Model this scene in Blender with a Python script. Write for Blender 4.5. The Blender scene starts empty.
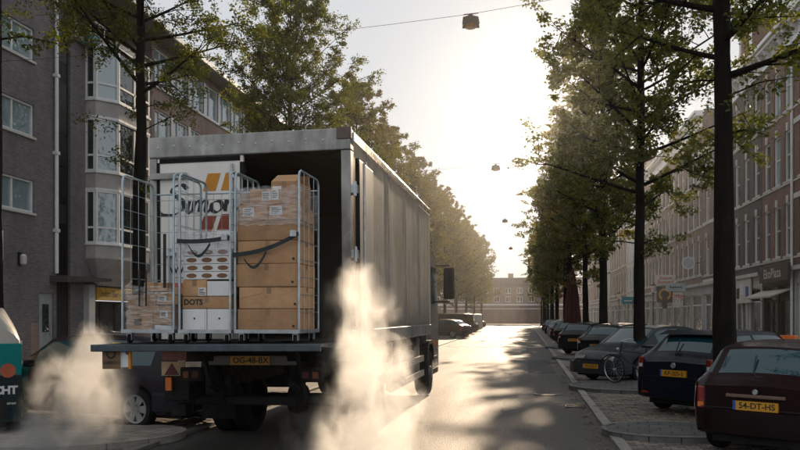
import bpy, math, random
import numpy as np
from mathutils import Vector, Matrix

# ------------------------------------------------------------------ camera, sky, sun, exposure
sc = bpy.context.scene
COL = sc.collection
R = math.radians
rnd = random.Random(7)

cam_d = bpy.data.cameras.new('camera'); cam = bpy.data.objects.new('camera', cam_d); COL.objects.link(cam)
EYE = 1.75
YAW = 9.22
cam.location = (0, 0, EYE)
cam.rotation_euler = (R(90), 0, R(YAW))
cam_d.sensor_width = 36.0
cam_d.lens = 770 / 800 * 36
cam_d.shift_y = 91 / 800
cam_d.clip_start = 0.1
cam_d.clip_end = 3000
sc.camera = cam

SUN_AZ = 2.25      # degrees to the right of the street axis (+Y)
SUN_EL = 15.5
world = bpy.data.worlds.new('World'); sc.world = world; world.use_nodes = True
wn = world.node_tree.nodes; wl = world.node_tree.links
bg = wn['Background']
sky = wn.new('ShaderNodeTexSky'); sky.sky_type = 'NISHITA'; sky.sun_disc = False
sky.sun_elevation = R(SUN_EL); sky.sun_rotation = R(SUN_AZ)
sky.air_density = 1.0; sky.dust_density = 1.5; sky.ozone_density = 1.0
mixw = wn.new('ShaderNodeMix'); mixw.data_type = 'RGBA'
mixw.inputs['Factor'].default_value = 0.965
wl.new(sky.outputs[0], mixw.inputs['A'])
mixw.inputs['B'].default_value = (5.2, 5.42, 5.7, 1)        # thin milky cloud veil over the whole sky
wl.new(mixw.outputs['Result'], bg.inputs['Color'])
bg.inputs['Strength'].default_value = 0.10

sun_d = bpy.data.lights.new('sun', 'SUN'); sun = bpy.data.objects.new('sun', sun_d); COL.objects.link(sun)
sun_d.energy = 5.0; sun_d.angle = R(0.7); sun_d.color = (1.0, 0.76, 0.52)
d = Vector((math.sin(R(SUN_AZ)) * math.cos(R(SUN_EL)), math.cos(R(SUN_AZ)) * math.cos(R(SUN_EL)), math.sin(R(SUN_EL))))
sun.rotation_euler = d.to_track_quat('Z', 'Y').to_euler()
sun.location = d * 60

sc.render.engine = 'CYCLES'
sc.view_settings.view_transform = 'Standard'; sc.view_settings.look = 'None'
sc.view_settings.exposure = 0.32; sc.view_settings.gamma = 1.0
cy = sc.cycles
cy.max_bounces = 5; cy.diffuse_bounces = 2; cy.glossy_bounces = 3; cy.transmission_bounces = 3
cy.transparent_max_bounces = 10; cy.volume_bounces = 1
cy.volume_step_rate = 1.0; cy.volume_max_steps = 256
cy.sample_clamp_indirect = 4.0
cy.use_adaptive_sampling = True; cy.adaptive_threshold = 0.02
cy.use_denoising = True
cy.caustics_reflective = False; cy.caustics_refractive = False

# ------------------------------------------------------------------ helpers
class MB:
    def __init__(s): s.v = []; s.f = []; s.m = []; s.mi = 0
    def add(s, vs, fs):
        o = len(s.v); s.v.extend([tuple(p) for p in vs])
        for f in fs: s.f.append(tuple(i + o for i in f)); s.m.append(s.mi)
        return s
    def mat(s, i): s.mi = i; return s
    def box(s, c, d, rz=0, rx=0, ry=0):
        M_ = Matrix.Translation(c) @ Matrix.Rotation(rz, 4, 'Z') @ Matrix.Rotation(ry, 4, 'Y') @ Matrix.Rotation(rx, 4, 'X')
        h = [x / 2 for x in d]
        vs = [M_ @ Vector((x * h[0], y * h[1], z * h[2])) for x in (-1, 1) for y in (-1, 1) for z in (-1, 1)]
        return s.add(vs, [(0, 1, 3, 2), (4, 6, 7, 5), (0, 4, 5, 1), (2, 3, 7, 6), (0, 2, 6, 4), (1, 5, 7, 3)])
    def bx(s, x0, x1, y0, y1, z0, z1):
        return s.box(((x0 + x1) / 2, (y0 + y1) / 2, (z0 + z1) / 2), (x1 - x0, y1 - y0, z1 - z0))
    def quad(s, a, b, c, d): return s.add([a, b, c, d], [(0, 1, 2, 3)])
    def tube(s, pts, r, n=6, closed=False, caps=True):
        pts = [Vector(p) for p in pts]; k = len(pts)
        rs = r if isinstance(r, (list, tuple)) else [r] * k
        o = len(s.v); up = None
        for i, p in enumerate(pts):
            if closed: t = pts[(i + 1) % k] - pts[i - 1]
            else: t = pts[min(i + 1, k - 1)] - pts[max(i - 1, 0)]
            t = t.normalized() if t.length > 1e-9 else Vector((0, 0, 1))
            if up is None: up = Vector((0, 0, 1)) if abs(t.z) < 0.9 else Vector((1, 0, 0))
            a = t.cross(up)
            if a.length < 1e-6: a = t.cross(Vector((0, 1, 0)))
            a.normalize(); b = a.cross(t).normalized(); up = b
            for j in range(n):
                an = 2 * math.pi * j / n
                q = p + (a * math.cos(an) + b * math.sin(an)) * rs[i]
                s.v.append((q.x, q.y, q.z))
        for i in range(k if closed else k - 1):
            i2 = (i + 1) % k
            for j in range(n):
                j2 = (j + 1) % n
                s.f.append((o + i * n + j, o + i * n + j2, o + i2 * n + j2, o + i2 * n + j)); s.m.append(s.mi)
        if caps and not closed:
            s.f.append(tuple(o + j for j in reversed(range(n)))); s.m.append(s.mi)
            s.f.append(tuple(o + (k - 1) * n + j for j in range(n))); s.m.append(s.mi)
        return s
    def cyl(s, p0, p1, r0, r1=None, n=10): return s.tube([p0, p1], [r0, r0 if r1 is None else r1], n)
    def lathe(s, prof, org, axis, n=16, closed=False):
        ax = Vector(axis).normalized(); a = ax.orthogonal().normalized(); b = ax.cross(a); org = Vector(org)
        o = len(s.v); k = len(prof)
        for (r_, h) in prof:
            for j in range(n):
                an = 2 * math.pi * j / n
                s.v.append(tuple(org + ax * h + (a * math.cos(an) + b * math.sin(an)) * r_))
        for i in range(k if closed else k - 1):
            i2 = (i + 1) % k
            for j in range(n):
                j2 = (j + 1) % n
                s.f.append((o + i * n + j, o + i * n + j2, o + i2 * n + j2, o + i2 * n + j)); s.m.append(s.mi)
        return s
    def prism(s, poly, h0, h1, fn):
        """poly of (a,b) extruded from h0 to h1; fn(a,b,h)->xyz"""
        n = len(poly)
        vs = [fn(a, b, h0) for a, b in poly] + [fn(a, b, h1) for a, b in poly]
        fs = [tuple(range(n)), tuple(reversed(range(n, 2 * n)))] + [(i, (i + 1) % n, n + (i + 1) % n, n + i) for i in range(n)]
        return s.add(vs, fs)
    def mesh(s, name, mats, smooth=False, origin=(0, 0, 0), angle=35):
        me = bpy.data.meshes.new(name)
        v = s.v
        if tuple(origin) != (0, 0, 0):
            ox, oy, oz = origin; v = [(x - ox, y - oy, z - oz) for x, y, z in v]
        me.from_pydata(v, [], s.f)
        if not isinstance(mats, (list, tuple)): mats = [mats]
        for m in mats: me.materials.append(m)
        if len(mats) > 1: me.polygons.foreach_set('material_index', s.m)
        if smooth:
            me.polygons.foreach_set('use_smooth', [True] * len(me.polygons))
            me.set_sharp_from_angle(angle=R(angle))
        me.update()
        return me
    def build(s, name, mats, parent=None, smooth=False, origin=(0, 0, 0), bevel=0, angle=35):
        o = put(name, s.mesh(name, mats, smooth, origin, angle), parent)
        if bevel:
            b = o.modifiers.new('bevel', 'BEVEL'); b.width = bevel; b.segments = 2; b.limit_method = 'ANGLE'; b.angle_limit = R(40)
        return o

def put(name, me, parent=None, loc=(0, 0, 0), rot=None):
    o = bpy.data.objects.new(name, me); COL.objects.link(o)
    o.parent = parent; o.location = loc
    if rot: o.rotation_euler = rot
    return o
def tag(o, label=None, cat=None, group=None, kind=None):
    if label: o['label'] = label
    if cat: o['category'] = cat
    if group: o['group'] = group
    if kind: o['kind'] = kind
    return o
def thing(name, label, cat, loc=(0, 0, 0), rz=0, group=None):
    o = bpy.data.objects.new(name, None); COL.objects.link(o)
    o.location = loc; o.rotation_euler = (0, 0, rz); o.empty_display_size = 0.2
    return tag(o, label, cat, group)
def kids(o): return [c for c in bpy.data.objects if c.parent == o]
def copy_tree(o, parent=None, loc=None, rz=None, label=None):
    ch = kids(o)
    c = o.copy(); COL.objects.link(c); c.parent = parent
    if loc is not None: c.location = loc
    if rz is not None: c.rotation_euler = (0, 0, rz)
    if label: c['label'] = label
    for k in ch: copy_tree(k, c)
    return c
def text_mesh(body, size, mat, shear=0.0, offset=0.0, align='CENTER', space=1.0):
    cu = bpy.data.curves.new('lettering', 'FONT'); cu.body = body; cu.size = size; cu.shear = shear; cu.offset = offset
    cu.align_x = align; cu.align_y = 'CENTER'; cu.resolution_u = 3; cu.space_character = space
    ob = bpy.data.objects.new('lettering', cu)
    me = bpy.data.meshes.new_from_object(ob)
    bpy.data.objects.remove(ob); bpy.data.curves.remove(cu)
    me.name = 'lettering'; me.materials.clear(); me.materials.append(mat)
    return me

# ------------------------------------------------------------------ materials
def nmat(name):
    m = bpy.data.materials.new(name); m.use_nodes = True
    nt = m.node_tree
    return m, nt.nodes, nt.links, nt.nodes['Principled BSDF']
def c4(c): return (c[0], c[1], c[2], 1)
def sh(c, k): return (min(c[0] * k, 1), min(c[1] * k, 1), min(c[2] * k, 1), 1)
def ramp(n, l, fac, stops):
    r_ = n.new('ShaderNodeValToRGB'); l.new(fac, r_.inputs[0]); e = r_.color_ramp.elements
    e[0].position, e[0].color = stops[0][0], stops[0][1]
    e[1].position, e[1].color = stops[-1][0], stops[-1][1]
    for p, c in stops[1:-1]:
        x = e.new(p); x.color = c
    return r_.outputs[0]
def noise(n, l, vec, scale, detail=4, rough=0.55):
    t = n.new('ShaderNodeTexNoise'); t.inputs['Scale'].default_value = scale; t.inputs['Detail'].default_value = detail
    t.inputs['Roughness'].default_value = rough
    l.new(vec, t.inputs['Vector']); return t.outputs['Fac']
def mapping(n, l, vec, scale=(1, 1, 1), rot=(0, 0, 0)):
    mp = n.new('ShaderNodeMapping'); l.new(vec, mp.inputs[0]); mp.inputs['Scale'].default_value = scale; mp.inputs['Rotation'].default_value = rot
    return mp.outputs[0]
def mixc(n, l, fac, a, b, mode='MIX'):
    x = n.new('ShaderNodeMix'); x.data_type = 'RGBA'; x.blend_type = mode
    for inp, val in (('Factor', fac), ('A', a), ('B', b)):
        if hasattr(val, 'is_linked') or hasattr(val, 'node'): l.new(val, x.inputs[inp])
        else: x.inputs[inp].default_value = val
    return x.outputs['Result']
def bump(n, l, b, h, strength, dist=0.02):
    x = n.new('ShaderNodeBump'); x.inputs['Strength'].default_value = strength; x.inputs['Distance'].default_value = dist
    l.new(h, x.inputs['Height']); l.new(x.outputs[0], b.inputs['Normal']); return x
def mat(name, col, rough=0.6, metal=0.0, spec=0.5, var=(3.0, 0.18), bmp=None, objvar=0.0, coat=0.0, stretch=None, rvar=0.12, ior=None):
    m, n, l, b = nmat(name)
    tc = n.new('ShaderNodeTexCoord').outputs['Object']
    if stretch: tc = mapping(n, l, tc, stretch)
    f = noise(n, l, tc, var[0], 5, 0.6)
    colr = ramp(n, l, f, [(0.3, sh(col, 1 - var[1])), (0.7, sh(col, 1 + var[1]))])
    if objvar:
        oi = n.new('ShaderNodeObjectInfo')
        hs = n.new('ShaderNodeHueSaturation')
        mr = n.new('ShaderNodeMapRange'); l.new(oi.outputs['Random'], mr.inputs[0]); mr.inputs[3].default_value = 1 - objvar; mr.inputs[4].default_value = 1 + objvar
        l.new(mr.outputs[0], hs.inputs['Value']); l.new(colr, hs.inputs['Color']); colr = hs.outputs[0]
    l.new(colr, b.inputs['Base Color'])
    mr2 = n.new('ShaderNodeMapRange'); l.new(noise(n, l, tc, var[0] * 2.3, 4), mr2.inputs[0])
    mr2.inputs[1].default_value = 0.3; mr2.inputs[2].default_value = 0.7
    mr2.inputs[3].default_value = max(0.02, rough - rvar); mr2.inputs[4].default_value = min(1, rough + rvar)
    l.new(mr2.outputs[0], b.inputs['Roughness'])
    b.inputs['Metallic'].default_value = metal; b.inputs['Specular IOR Level'].default_value = spec
    if ior: b.inputs['IOR'].default_value = ior
    if coat: b.inputs['Coat Weight'].default_value = coat; b.inputs['Coat Roughness'].default_value = 0.04
    if bmp: bump(n, l, b, noise(n, l, tc, bmp[0], 4), bmp[1], bmp[2] if len(bmp) > 2 else 0.01)
    return m

def brick_mat(name, c1, c2, mortar, swap=True):
    m, n, l, b = nmat(name)
    g = n.new('ShaderNodeNewGeometry').outputs['Position']
    sp = n.new('ShaderNodeSeparateXYZ'); l.new(g, sp.inputs[0])
    ad = n.new('ShaderNodeMath'); ad.operation = 'ADD'; l.new(sp.outputs[0], ad.inputs[0]); l.new(sp.outputs[1], ad.inputs[1])
    cb = n.new('ShaderNodeCombineXYZ'); l.new(ad.outputs[0], cb.inputs[0]); l.new(sp.outputs[2], cb.inputs[1])
    bt = n.new('ShaderNodeTexBrick'); l.new(cb.outputs[0], bt.inputs['Vector'])
    bt.inputs['Scale'].default_value = 1; bt.inputs['Brick Width'].default_value = 0.22; bt.inputs['Row Height'].default_value = 0.068
    bt.inputs['Mortar Size'].default_value = 0.009; bt.inputs['Mortar Smooth'].default_value = 0.2
    bt.inputs['Color1'].default_value = c4(c1); bt.inputs['Color2'].default_value = c4(c2); bt.inputs['Mortar'].default_value = c4(mortar)
    f = noise(n, l, mapping(n, l, g, (1, 1, 0.4)), 0.9, 6, 0.65)
    dirt = ramp(n, l, f, [(0.3, (0.72, 0.72, 0.74, 1)), (0.65, (1.12, 1.1, 1.08, 1))])
    l.new(mixc(n, l, 1.0, bt.outputs['Color'], dirt, 'MULTIPLY'), b.inputs['Base Color'])
    b.inputs['Roughness'].default_value = 0.85
    x = bump(n, l, b, bt.outputs['Fac'], 0.6, 0.008); x.invert = True
    return m

# window glass: dark, mirror-like, slightly wavy
def glass_mat(name, col, ior, wav=0.02, rough=0.03, scale=1.5):
    m, n, l, b = nmat(name)
    tc = n.new('ShaderNodeNewGeometry').outputs['Position']
    b.inputs['Base Color'].default_value = c4(col); b.inputs['Roughness'].default_value = rough; b.inputs['IOR'].default_value = ior
    if wav: bump(n, l, b, noise(n, l, tc, scale, 2), wav, 0.3)
    return m

def asphalt_mat():
    m, n, l, b = nmat('asphalt')
    g = n.new('ShaderNodeNewGeometry').outputs['Position']
    big = noise(n, l, mapping(n, l, g, (1.6, 0.16, 1)), 0.8, 6, 0.62)
    fine = noise(n, l, g, 34, 3, 0.75)
    vor = n.new('ShaderNodeTexVoronoi'); vor.inputs['Scale'].default_value = 70; l.new(g, vor.inputs['Vector'])
    c = ramp(n, l, big, [(0.3, (0.055, 0.052, 0.049, 1)), (0.7, (0.095, 0.089, 0.082, 1))])
    c = mixc(n, l, 1.0, c, ramp(n, l, fine, [(0.32, (0.40, 0.40, 0.40, 1)), (0.68, (1.75, 1.72, 1.65, 1))]), 'MULTIPLY')
    l.new(c, b.inputs['Base Color'])
    mr = n.new('ShaderNodeMapRange'); l.new(big, mr.inputs[0]); mr.inputs[1].default_value = 0.3; mr.inputs[2].default_value = 0.7
    mr.inputs[3].default_value = 0.58; mr.inputs[4].default_value = 0.70
    l.new(mr.outputs[0], b.inputs['Roughness'])
    ad = n.new('ShaderNodeMath'); l.new(vor.outputs['Distance'], ad.inputs[0]); l.new(fine, ad.inputs[1])
    b.inputs['Specular IOR Level'].default_value = 0.5
    bump(n, l, b, ad.outputs[0], 0.8, 0.014)
    return m

def island_mat(name, c1, c2, rough=0.7, bmp=(40, 0.3, 0.01)):
    """colour varies from piece to piece of one mesh"""
    m, n, l, b = nmat(name)
    ge = n.new('ShaderNodeNewGeometry')
    c = ramp(n, l, ge.outputs['Random Per Island'], [(0.0, c4(c1)), (0.55, c4([(a + d_) / 2 for a, d_ in zip(c1, c2)])), (1.0, c4(c2))])
    f = noise(n, l, ge.outputs['Position'], 1.1, 5)
    c = mixc(n, l, 1.0, c, ramp(n, l, f, [(0.3, (0.7, 0.7, 0.7, 1)), (0.7, (1.15, 1.13, 1.1, 1))]), 'MULTIPLY')
    l.new(c, b.inputs['Base Color']); b.inputs['Roughness'].default_value = rough
    bump(n, l, b, noise(n, l, ge.outputs['Position'], bmp[0], 3), bmp[1], bmp[2])
    return m

def leaf_mat(name, c1, c2):
    m, n, l, b = nmat(name)
    out = n['Material Output']
    ge = n.new('ShaderNodeNewGeometry')
    c = ramp(n, l, ge.outputs['Random Per Island'], [(0.0, c4(c1)), (1.0, c4(c2))])
    l.new(c, b.inputs['Base Color']); b.inputs['Roughness'].default_value = 0.5
    tr = n.new('ShaderNodeBsdfTranslucent')
    l.new(mixc(n, l, 1.0, c, (2.0, 1.75, 0.6, 1), 'MULTIPLY'), tr.inputs[0])
    mx = n.new('ShaderNodeMixShader'); mx.inputs[0].default_value = 0.55
    l.new(b.outputs[0], mx.inputs[1]); l.new(tr.outputs[0], mx.inputs[2]); l.new(mx.outputs[0], out.inputs['Surface'])
    return m

def curtain_mat():
    """grimy, faded truck side with run-down streaks"""
    m, n, l, b = nmat('truck_side')
    tc = n.new('ShaderNodeTexCoord').outputs['Object']
    f = noise(n, l, mapping(n, l, tc, (1, 3.2, 0.12)), 1.6, 6, 0.65)
    g = noise(n, l, mapping(n, l, tc, (1, 1, 1)), 2.2, 6, 0.65)
    c = ramp(n, l, f, [(0.28, (0.34, 0.295, 0.235, 1)), (0.5, (0.54, 0.48, 0.395, 1)), (0.75, (0.68, 0.62, 0.53, 1))])
    c = mixc(n, l, 1.0, c, ramp(n, l, g, [(0.3, (0.65, 0.62, 0.6, 1)), (0.68, (1.1, 1.1, 1.1, 1))]), 'MULTIPLY')
    # dark road spray thrown up along the foot of the side
    sp = n.new('ShaderNodeSeparateXYZ'); l.new(tc, sp.inputs[0])
    ad = n.new('ShaderNodeMath'); ad.operation = 'MULTIPLY_ADD'; l.new(g, ad.inputs[0]); ad.inputs[1].default_value = -1.6; l.new(sp.outputs[2], ad.inputs[2])
    k = n.new('ShaderNodeMapRange'); l.new(ad.outputs[0], k.inputs[0]); k.inputs[1].default_value = 0.55; k.inputs[2].default_value = 1.3
    c = mixc(n, l, k.outputs[0], (0.10, 0.095, 0.085, 1), c)
    l.new(c, b.inputs['Base Color'])
    b.inputs['Roughness'].default_value = 0.30; b.inputs['Specular IOR Level'].default_value = 0.7
    bump(n, l, b, f, 0.25, 0.03)
    return m

def film_mat():
    m, n, l, b = nmat('stretch_film')
    out = n['Material Output']
    tc = n.new('ShaderNodeTexCoord').outputs['Object']
    f = noise(n, l, mapping(n, l, tc, (1.2, 1.2, 4)), 5, 4, 0.6)
    gl = n.new('ShaderNodeBsdfGlossy'); gl.inputs['Roughness'].default_value = 0.18; gl.inputs['Color'].default_value = (0.9, 0.92, 0.95, 1)
    di = n.new('ShaderNodeBsdfDiffuse'); di.inputs['Color'].default_value = (0.7, 0.7, 0.7, 1)
    a = n.new('ShaderNodeMixShader'); a.inputs[0].default_value = 0.55; l.new(di.outputs[0], a.inputs[1]); l.new(gl.outputs[0], a.inputs[2])
    bm = n.new('ShaderNodeBump'); bm.inputs['Strength'].default_value = 0.7; bm.inputs['Distance'].default_value = 0.03; l.new(f, bm.inputs['Height'])
    l.new(bm.outputs[0], gl.inputs['Normal']); l.new(bm.outputs[0], di.inputs['Normal'])
    t = n.new('ShaderNodeBsdfTransparent')
    mx = n.new('ShaderNodeMixShader')
    mr = n.new('ShaderNodeMapRange'); l.new(f, mr.inputs[0]); mr.inputs[1].default_value = 0.35; mr.inputs[2].default_value = 0.75; mr.inputs[3].default_value = 0.06; mr.inputs[4].default_value = 0.45
    l.new(mr.outputs[0], mx.inputs[0]); l.new(t.outputs[0], mx.inputs[1]); l.new(a.outputs[0], mx.inputs[2])
    l.new(mx.outputs[0], out.inputs['Surface'])
    return m

MT = {}
MT['asphalt'] = asphalt_mat()
def slab_mat(name, c1, c2, joint):
    m, n, l, b = nmat(name)
    g_ = n.new('ShaderNodeNewGeometry').outputs['Position']
    bt = n.new('ShaderNodeTexBrick'); l.new(mapping(n, l, g_, rot=(0, 0, R(8))), bt.inputs['Vector'])
    bt.inputs['Scale'].default_value = 1; bt.inputs['Brick Width'].default_value = 0.30; bt.inputs['Row Height'].default_value = 0.30; bt.inputs['Mortar Size'].default_value = 0.010
    bt.inputs['Color1'].default_value = c4(c1); bt.inputs['Color2'].default_value = c4(c2); bt.inputs['Mortar'].default_value = c4(joint)
    st_ = ramp(n, l, noise(n, l, g_, 2.5, 6, .65), [(.3, (.6, .6, .6, 1)), (.7, (1.2, 1.18, 1.15, 1))])
    l.new(mixc(n, l, 1.0, bt.outputs['Color'], st_, 'MULTIPLY'), b.inputs['Base Color']); b.inputs['Roughness'].default_value = .78
    x = bump(n, l, b, bt.outputs['Fac'], .7, .01); x.invert = True
    return m
MT['paving'] = mat('paving_slabs', (0.17, 0.16, 0.15), 0.7, var=(1.3, 0.25), bmp=(12, 0.3))
MT['paver'] = island_mat('clay_paver', (0.135, 0.112, 0.098), (0.28, 0.24, 0.205), 0.6)
MT['paver_joint'] = mat('paver_joint', (0.05, 0.045, 0.04), 0.9)
MT['kerb'] = mat('kerb_stone', (0.25, 0.235, 0.215), 0.65, var=(5, 0.22), bmp=(40, 0.3), objvar=0.12)
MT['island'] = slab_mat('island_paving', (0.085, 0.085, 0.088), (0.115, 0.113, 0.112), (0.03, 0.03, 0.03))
MT['island_lit_tone'] = slab_mat('island_paving_lit_tone', (0.34, 0.31, 0.27), (0.42, 0.385, 0.33), (0.12, 0.11, 0.10))  # sunlight missing on the left island, painted in as paler slabs
MT['roadpaint'] = mat('road_paint', (0.66, 0.65, 0.61), 0.85, var=(14, 0.25))
MT['brick_purple'] = brick_mat('brick_purple', (0.130, 0.117, 0.124), (0.205, 0.180, 0.186), (0.24, 0.235, 0.24))
MT['brick_warm'] = brick_mat('brick_warm', (0.30, 0.19, 0.16), (0.36, 0.25, 0.20), (0.30, 0.27, 0.25))
MT['brick_red'] = brick_mat('brick_red', (0.165, 0.078, 0.062), (0.22, 0.11, 0.086), (0.17, 0.145, 0.13))
MT['brick_brown'] = brick_mat('brick_brown', (0.19, 0.125, 0.102), (0.26, 0.18, 0.148), (0.24, 0.21, 0.19))
MT['brick_dark'] = brick_mat('brick_dark', (0.038, 0.040, 0.046), (0.058, 0.06, 0.068), (0.1, 0.1, 0.1))
MT['plaster'] = mat('plaster_pale', (0.56, 0.55, 0.52), 0.85, var=(0.8, 0.12), bmp=(20, 0.15))
MT['plaster_grey'] = mat('plaster_grey', (0.46, 0.48, 0.485), 0.85, var=(0.8, 0.15), bmp=(20, 0.15))
MT['concrete'] = mat('concrete_panel', (0.42, 0.40, 0.38), 0.8, var=(1.6, 0.16), bmp=(30, 0.2))
MT['white_trim'] = mat('white_trim', (0.80, 0.81, 0.81), 0.5, var=(2, 0.1))
MT['stone_white'] = mat('white_stone', (0.62, 0.61, 0.58), 0.7, var=(3, 0.14))
MT['dark_trim'] = mat('dark_trim', (0.03, 0.032, 0.034), 0.5)
MT['black'] = mat('black_paint', (0.012, 0.012, 0.013), 0.55)
MT['glass'] = glass_mat('window_glass', (0.02, 0.028, 0.032), 1.9, 0.05)
MT['glass_bright'] = glass_mat('window_glass_sky_tint', (0.24, 0.32, 0.35), 2.4, 0.10)  # pale base colour stands in for bright sky reflections in the panes
MT['shop_glass'] = glass_mat('shop_glass', (0.05, 0.055, 0.055), 1.7, 0.12, 0.05, 3.0)
MT['roof_tile'] = mat('roof_slate', (0.085, 0.085, 0.09), 0.7, var=(2, 0.2))
MT['soffit'] = mat('soffit_board', (0.17, 0.14, 0.12), 0.7, var=(2, 0.15))
MT['steel'] = mat('galvanised_steel', (0.45, 0.48, 0.50), 0.42, 0.85, var=(9, 0.2), rvar=0.15)
MT['alu'] = mat('aluminium_frame', (0.31, 0.305, 0.29), 0.40, 0.45, var=(5, 0.38), stretch=(1, 1, 0.5), rvar=0.15)
MT['alu_bright'] = mat('aluminium_polished', (0.55, 0.54, 0.52), 0.24, 0.9, var=(5, 0.15), rvar=.08)
MT['rubber'] = mat('rubber', (0.012, 0.012, 0.012), 0.8, spec=.2)
MT['chassis'] = mat('chassis_black', (0.014, 0.0135, 0.013), 0.65, spec=.25, var=(5, 0.35))
MT['rim'] = mat('wheel_rim', (0.42, 0.42, 0.43), 0.35, 0.7)
MT['card'] = mat('cardboard', (0.46, 0.268, 0.138), 0.8, var=(5, 0.2), bmp=(7, 0.35, .03), objvar=0.24)
MT['white_card'] = mat('white_card', (0.78, 0.78, 0.77), 0.6, var=(4, 0.06), objvar=0.06)
MT['tape'] = mat('parcel_tape', (0.30, 0.175, 0.085), 0.3)
MT['label'] = mat('paper_label', (0.75, 0.74, 0.72), 0.6, var=(20, 0.1))
MT['ink'] = mat('black_ink', (0.012, 0.012, 0.014), 0.5)
MT['film'] = film_mat()
MT['plate'] = mat('plate_yellow', (0.58, 0.28, 0.015), 0.4, var=(20, 0.08))
MT['plate_blue'] = mat('plate_blue', (0.02, 0.08, 0.35), 0.4)
MT['red_light'] = mat('tail_light_red', (0.20, 0.012, 0.008), 0.2, coat=.5)
MT['clear_light'] = mat('lamp_clear', (0.55, 0.55, 0.55), 0.08, coat=1.0)
MT['amber'] = mat('lamp_amber', (0.75, 0.17, 0.01), 0.15, coat=1.0)
MT['car_glass'] = glass_mat('car_glass', (0.006, 0.045, 0.056), 1.6, 0.0)
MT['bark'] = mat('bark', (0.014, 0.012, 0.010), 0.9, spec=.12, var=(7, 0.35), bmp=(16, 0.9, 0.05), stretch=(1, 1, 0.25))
MT['leaf'] = leaf_mat('leaf', (0.045, 0.064, 0.016), (0.115, 0.132, 0.030))
MT['leaf_backlit'] = leaf_mat('leaf_backlit', (0.058, 0.068, 0.016), (0.150, 0.136, 0.028))  # far crowns: golden backlight painted into the leaf colour
# ------------------------------------------------------------------ ground, road, parking strips, kerbs
def sheet(name, x0, x1, y0, y1, z, m, n=1):
    mb = MB(); mb.bx(x0, x1, y0, y1, z - 0.3, z)
    return tag(mb.build(name, m), kind='structure')
KR, KL = 1.2, -4.9            # right and left edge of the carriageway
FR, FL = 11.8, -18.0          # facade lines
g = MB(); g.quad((-900, -300, -0.33), (900, -300, -0.33), (900, 1500, -0.33), (-900, 1500, -0.33))
tag(g.build('ground', MT['paving']), kind='structure')
sheet('road', KL, KR, -12, 163, 0.0, MT['asphalt'])
sheet('parking_strip_right', KR, 6.4, -12, 163, 0.004, MT['paver_joint'])
sheet('parking_strip_left', -10.6, KL, -12, 163, 0.004, MT['paver_joint'])
psr = bpy.data.objects['parking_strip_right']; psl = bpy.data.objects['parking_strip_left']
pvr = sheet('pavement_right', 6.4, FR + 10, -12, 163, 0.11, MT['paving'])
pvl = sheet('pavement_left', FL - 10, -10.6, -12, 163, 0.11, MT['paving'])

def pavers(name, x0, x1, y0, y1, z, parent, ang=0.0, seed=1, holes=()):
    rr = random.Random(seed); vs = []; fs = []
    lx, ly, gp = 0.205, 0.10, 0.012
    j = 0; y = y0
    while y < y1:
        x = x0 + (j % 2) * lx / 2
        while x < x1 - lx:
            cx, cy = x + lx / 2, y + ly / 2
            if not any(hx0 < cx < hx1 and hy0 < cy < hy1 for hx0, hx1, hy0, hy1 in holes):
                t = z + rr.uniform(-0.006, 0.006); o = len(vs)
                a, b_ = lx / 2 - gp / 2, ly / 2 - gp / 2
                tx, ty = rr.uniform(-0.02, 0.02), rr.uniform(-0.03, 0.03)
                for sx, sy in ((-1, -1), (1, -1), (1, 1), (-1, 1)):
                    vs.append((cx + sx * a, cy + sy * b_, z - 0.03))
                for sx, sy in ((-1, -1), (1, -1), (1, 1), (-1, 1)):
                    vs.append((cx + sx * a * 0.93, cy + sy * b_ * 0.88, t + sx * a * tx + sy * b_ * ty))
                fs += [(o + 4, o + 5, o + 6, o + 7)] + [(o + k, o + (k + 1) % 4, o + 4 + (k + 1) % 4, o + 4 + k) for k in range(4)]
            x += lx
        y += ly; j += 1
    me = bpy.data.meshes.new(name); me.from_pydata(vs, [], fs); me.materials.append(MT['paver']); me.update()
    return tag(put(name, me, parent), kind='stuff')
pavers('pavers', KR + 0.16, 6.4, 5.5, 27, 0.022, psr, seed=2)
pavers('pavers', -10.4, KL - 0.16, 6.5, 17, 0.022, psl, seed=3)
# beyond, the same paving seen too far away to tell the pavers apart
far = mat('paver_far', (0.15, 0.13, 0.115), 0.68, var=(2.2, 0.3), bmp=(14, 0.5, 0.02))
for (nm, x0, x1, y0) in (('paving_beyond', KR + 0.15, 6.4, 27), ('paving_beyond', -10.4, KL - 0.15, 17)):
    mb = MB(); mb.bx(x0, x1, y0, 163, -0.2, 0.02); mb.build(nm, far, psr if x0 > 0 else psl)

# kerb stones, one by one near the camera
kme = {}
def stone(w, l):
    if (w, l) not in kme:
        mb = MB(); mb.bx(-w / 2, w / 2, 0.004, l - 0.004, -0.1, 0.0); kme[(w, l)] = mb.mesh('kerb_stone', MT['kerb'])
    return kme[(w, l)]
kr = tag(bpy.data.objects.new('kerb_right', None), kind='structure'); COL.objects.link(kr)
kl = tag(bpy.data.objects.new('kerb_left', None), kind='structure'); COL.objects.link(kl)
for i in range(56):
    put('kerb_stone', stone(0.15, 1.0), kr, (KR + 0.075 + rnd.uniform(-.006, .006), 4 + i, 0.045 + rnd.uniform(-.006, .006)))
for i in range(12):
    put('kerb_stone', stone(0.15, 1.0), kl, (KL - 0.075, 4 + i, 0.045 + rnd.uniform(-.005, .005)))
mb = MB(); mb.bx(KR, KR + 0.15, 60.0, 163, -0.1, 0.045); mb.build('kerb_run', MT['kerb'], kr)
mb = MB(); mb.bx(KL - 0.15, KL, 16.0, 163, -0.1, 0.045); mb.build('kerb_run', MT['kerb'], kl)

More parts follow.
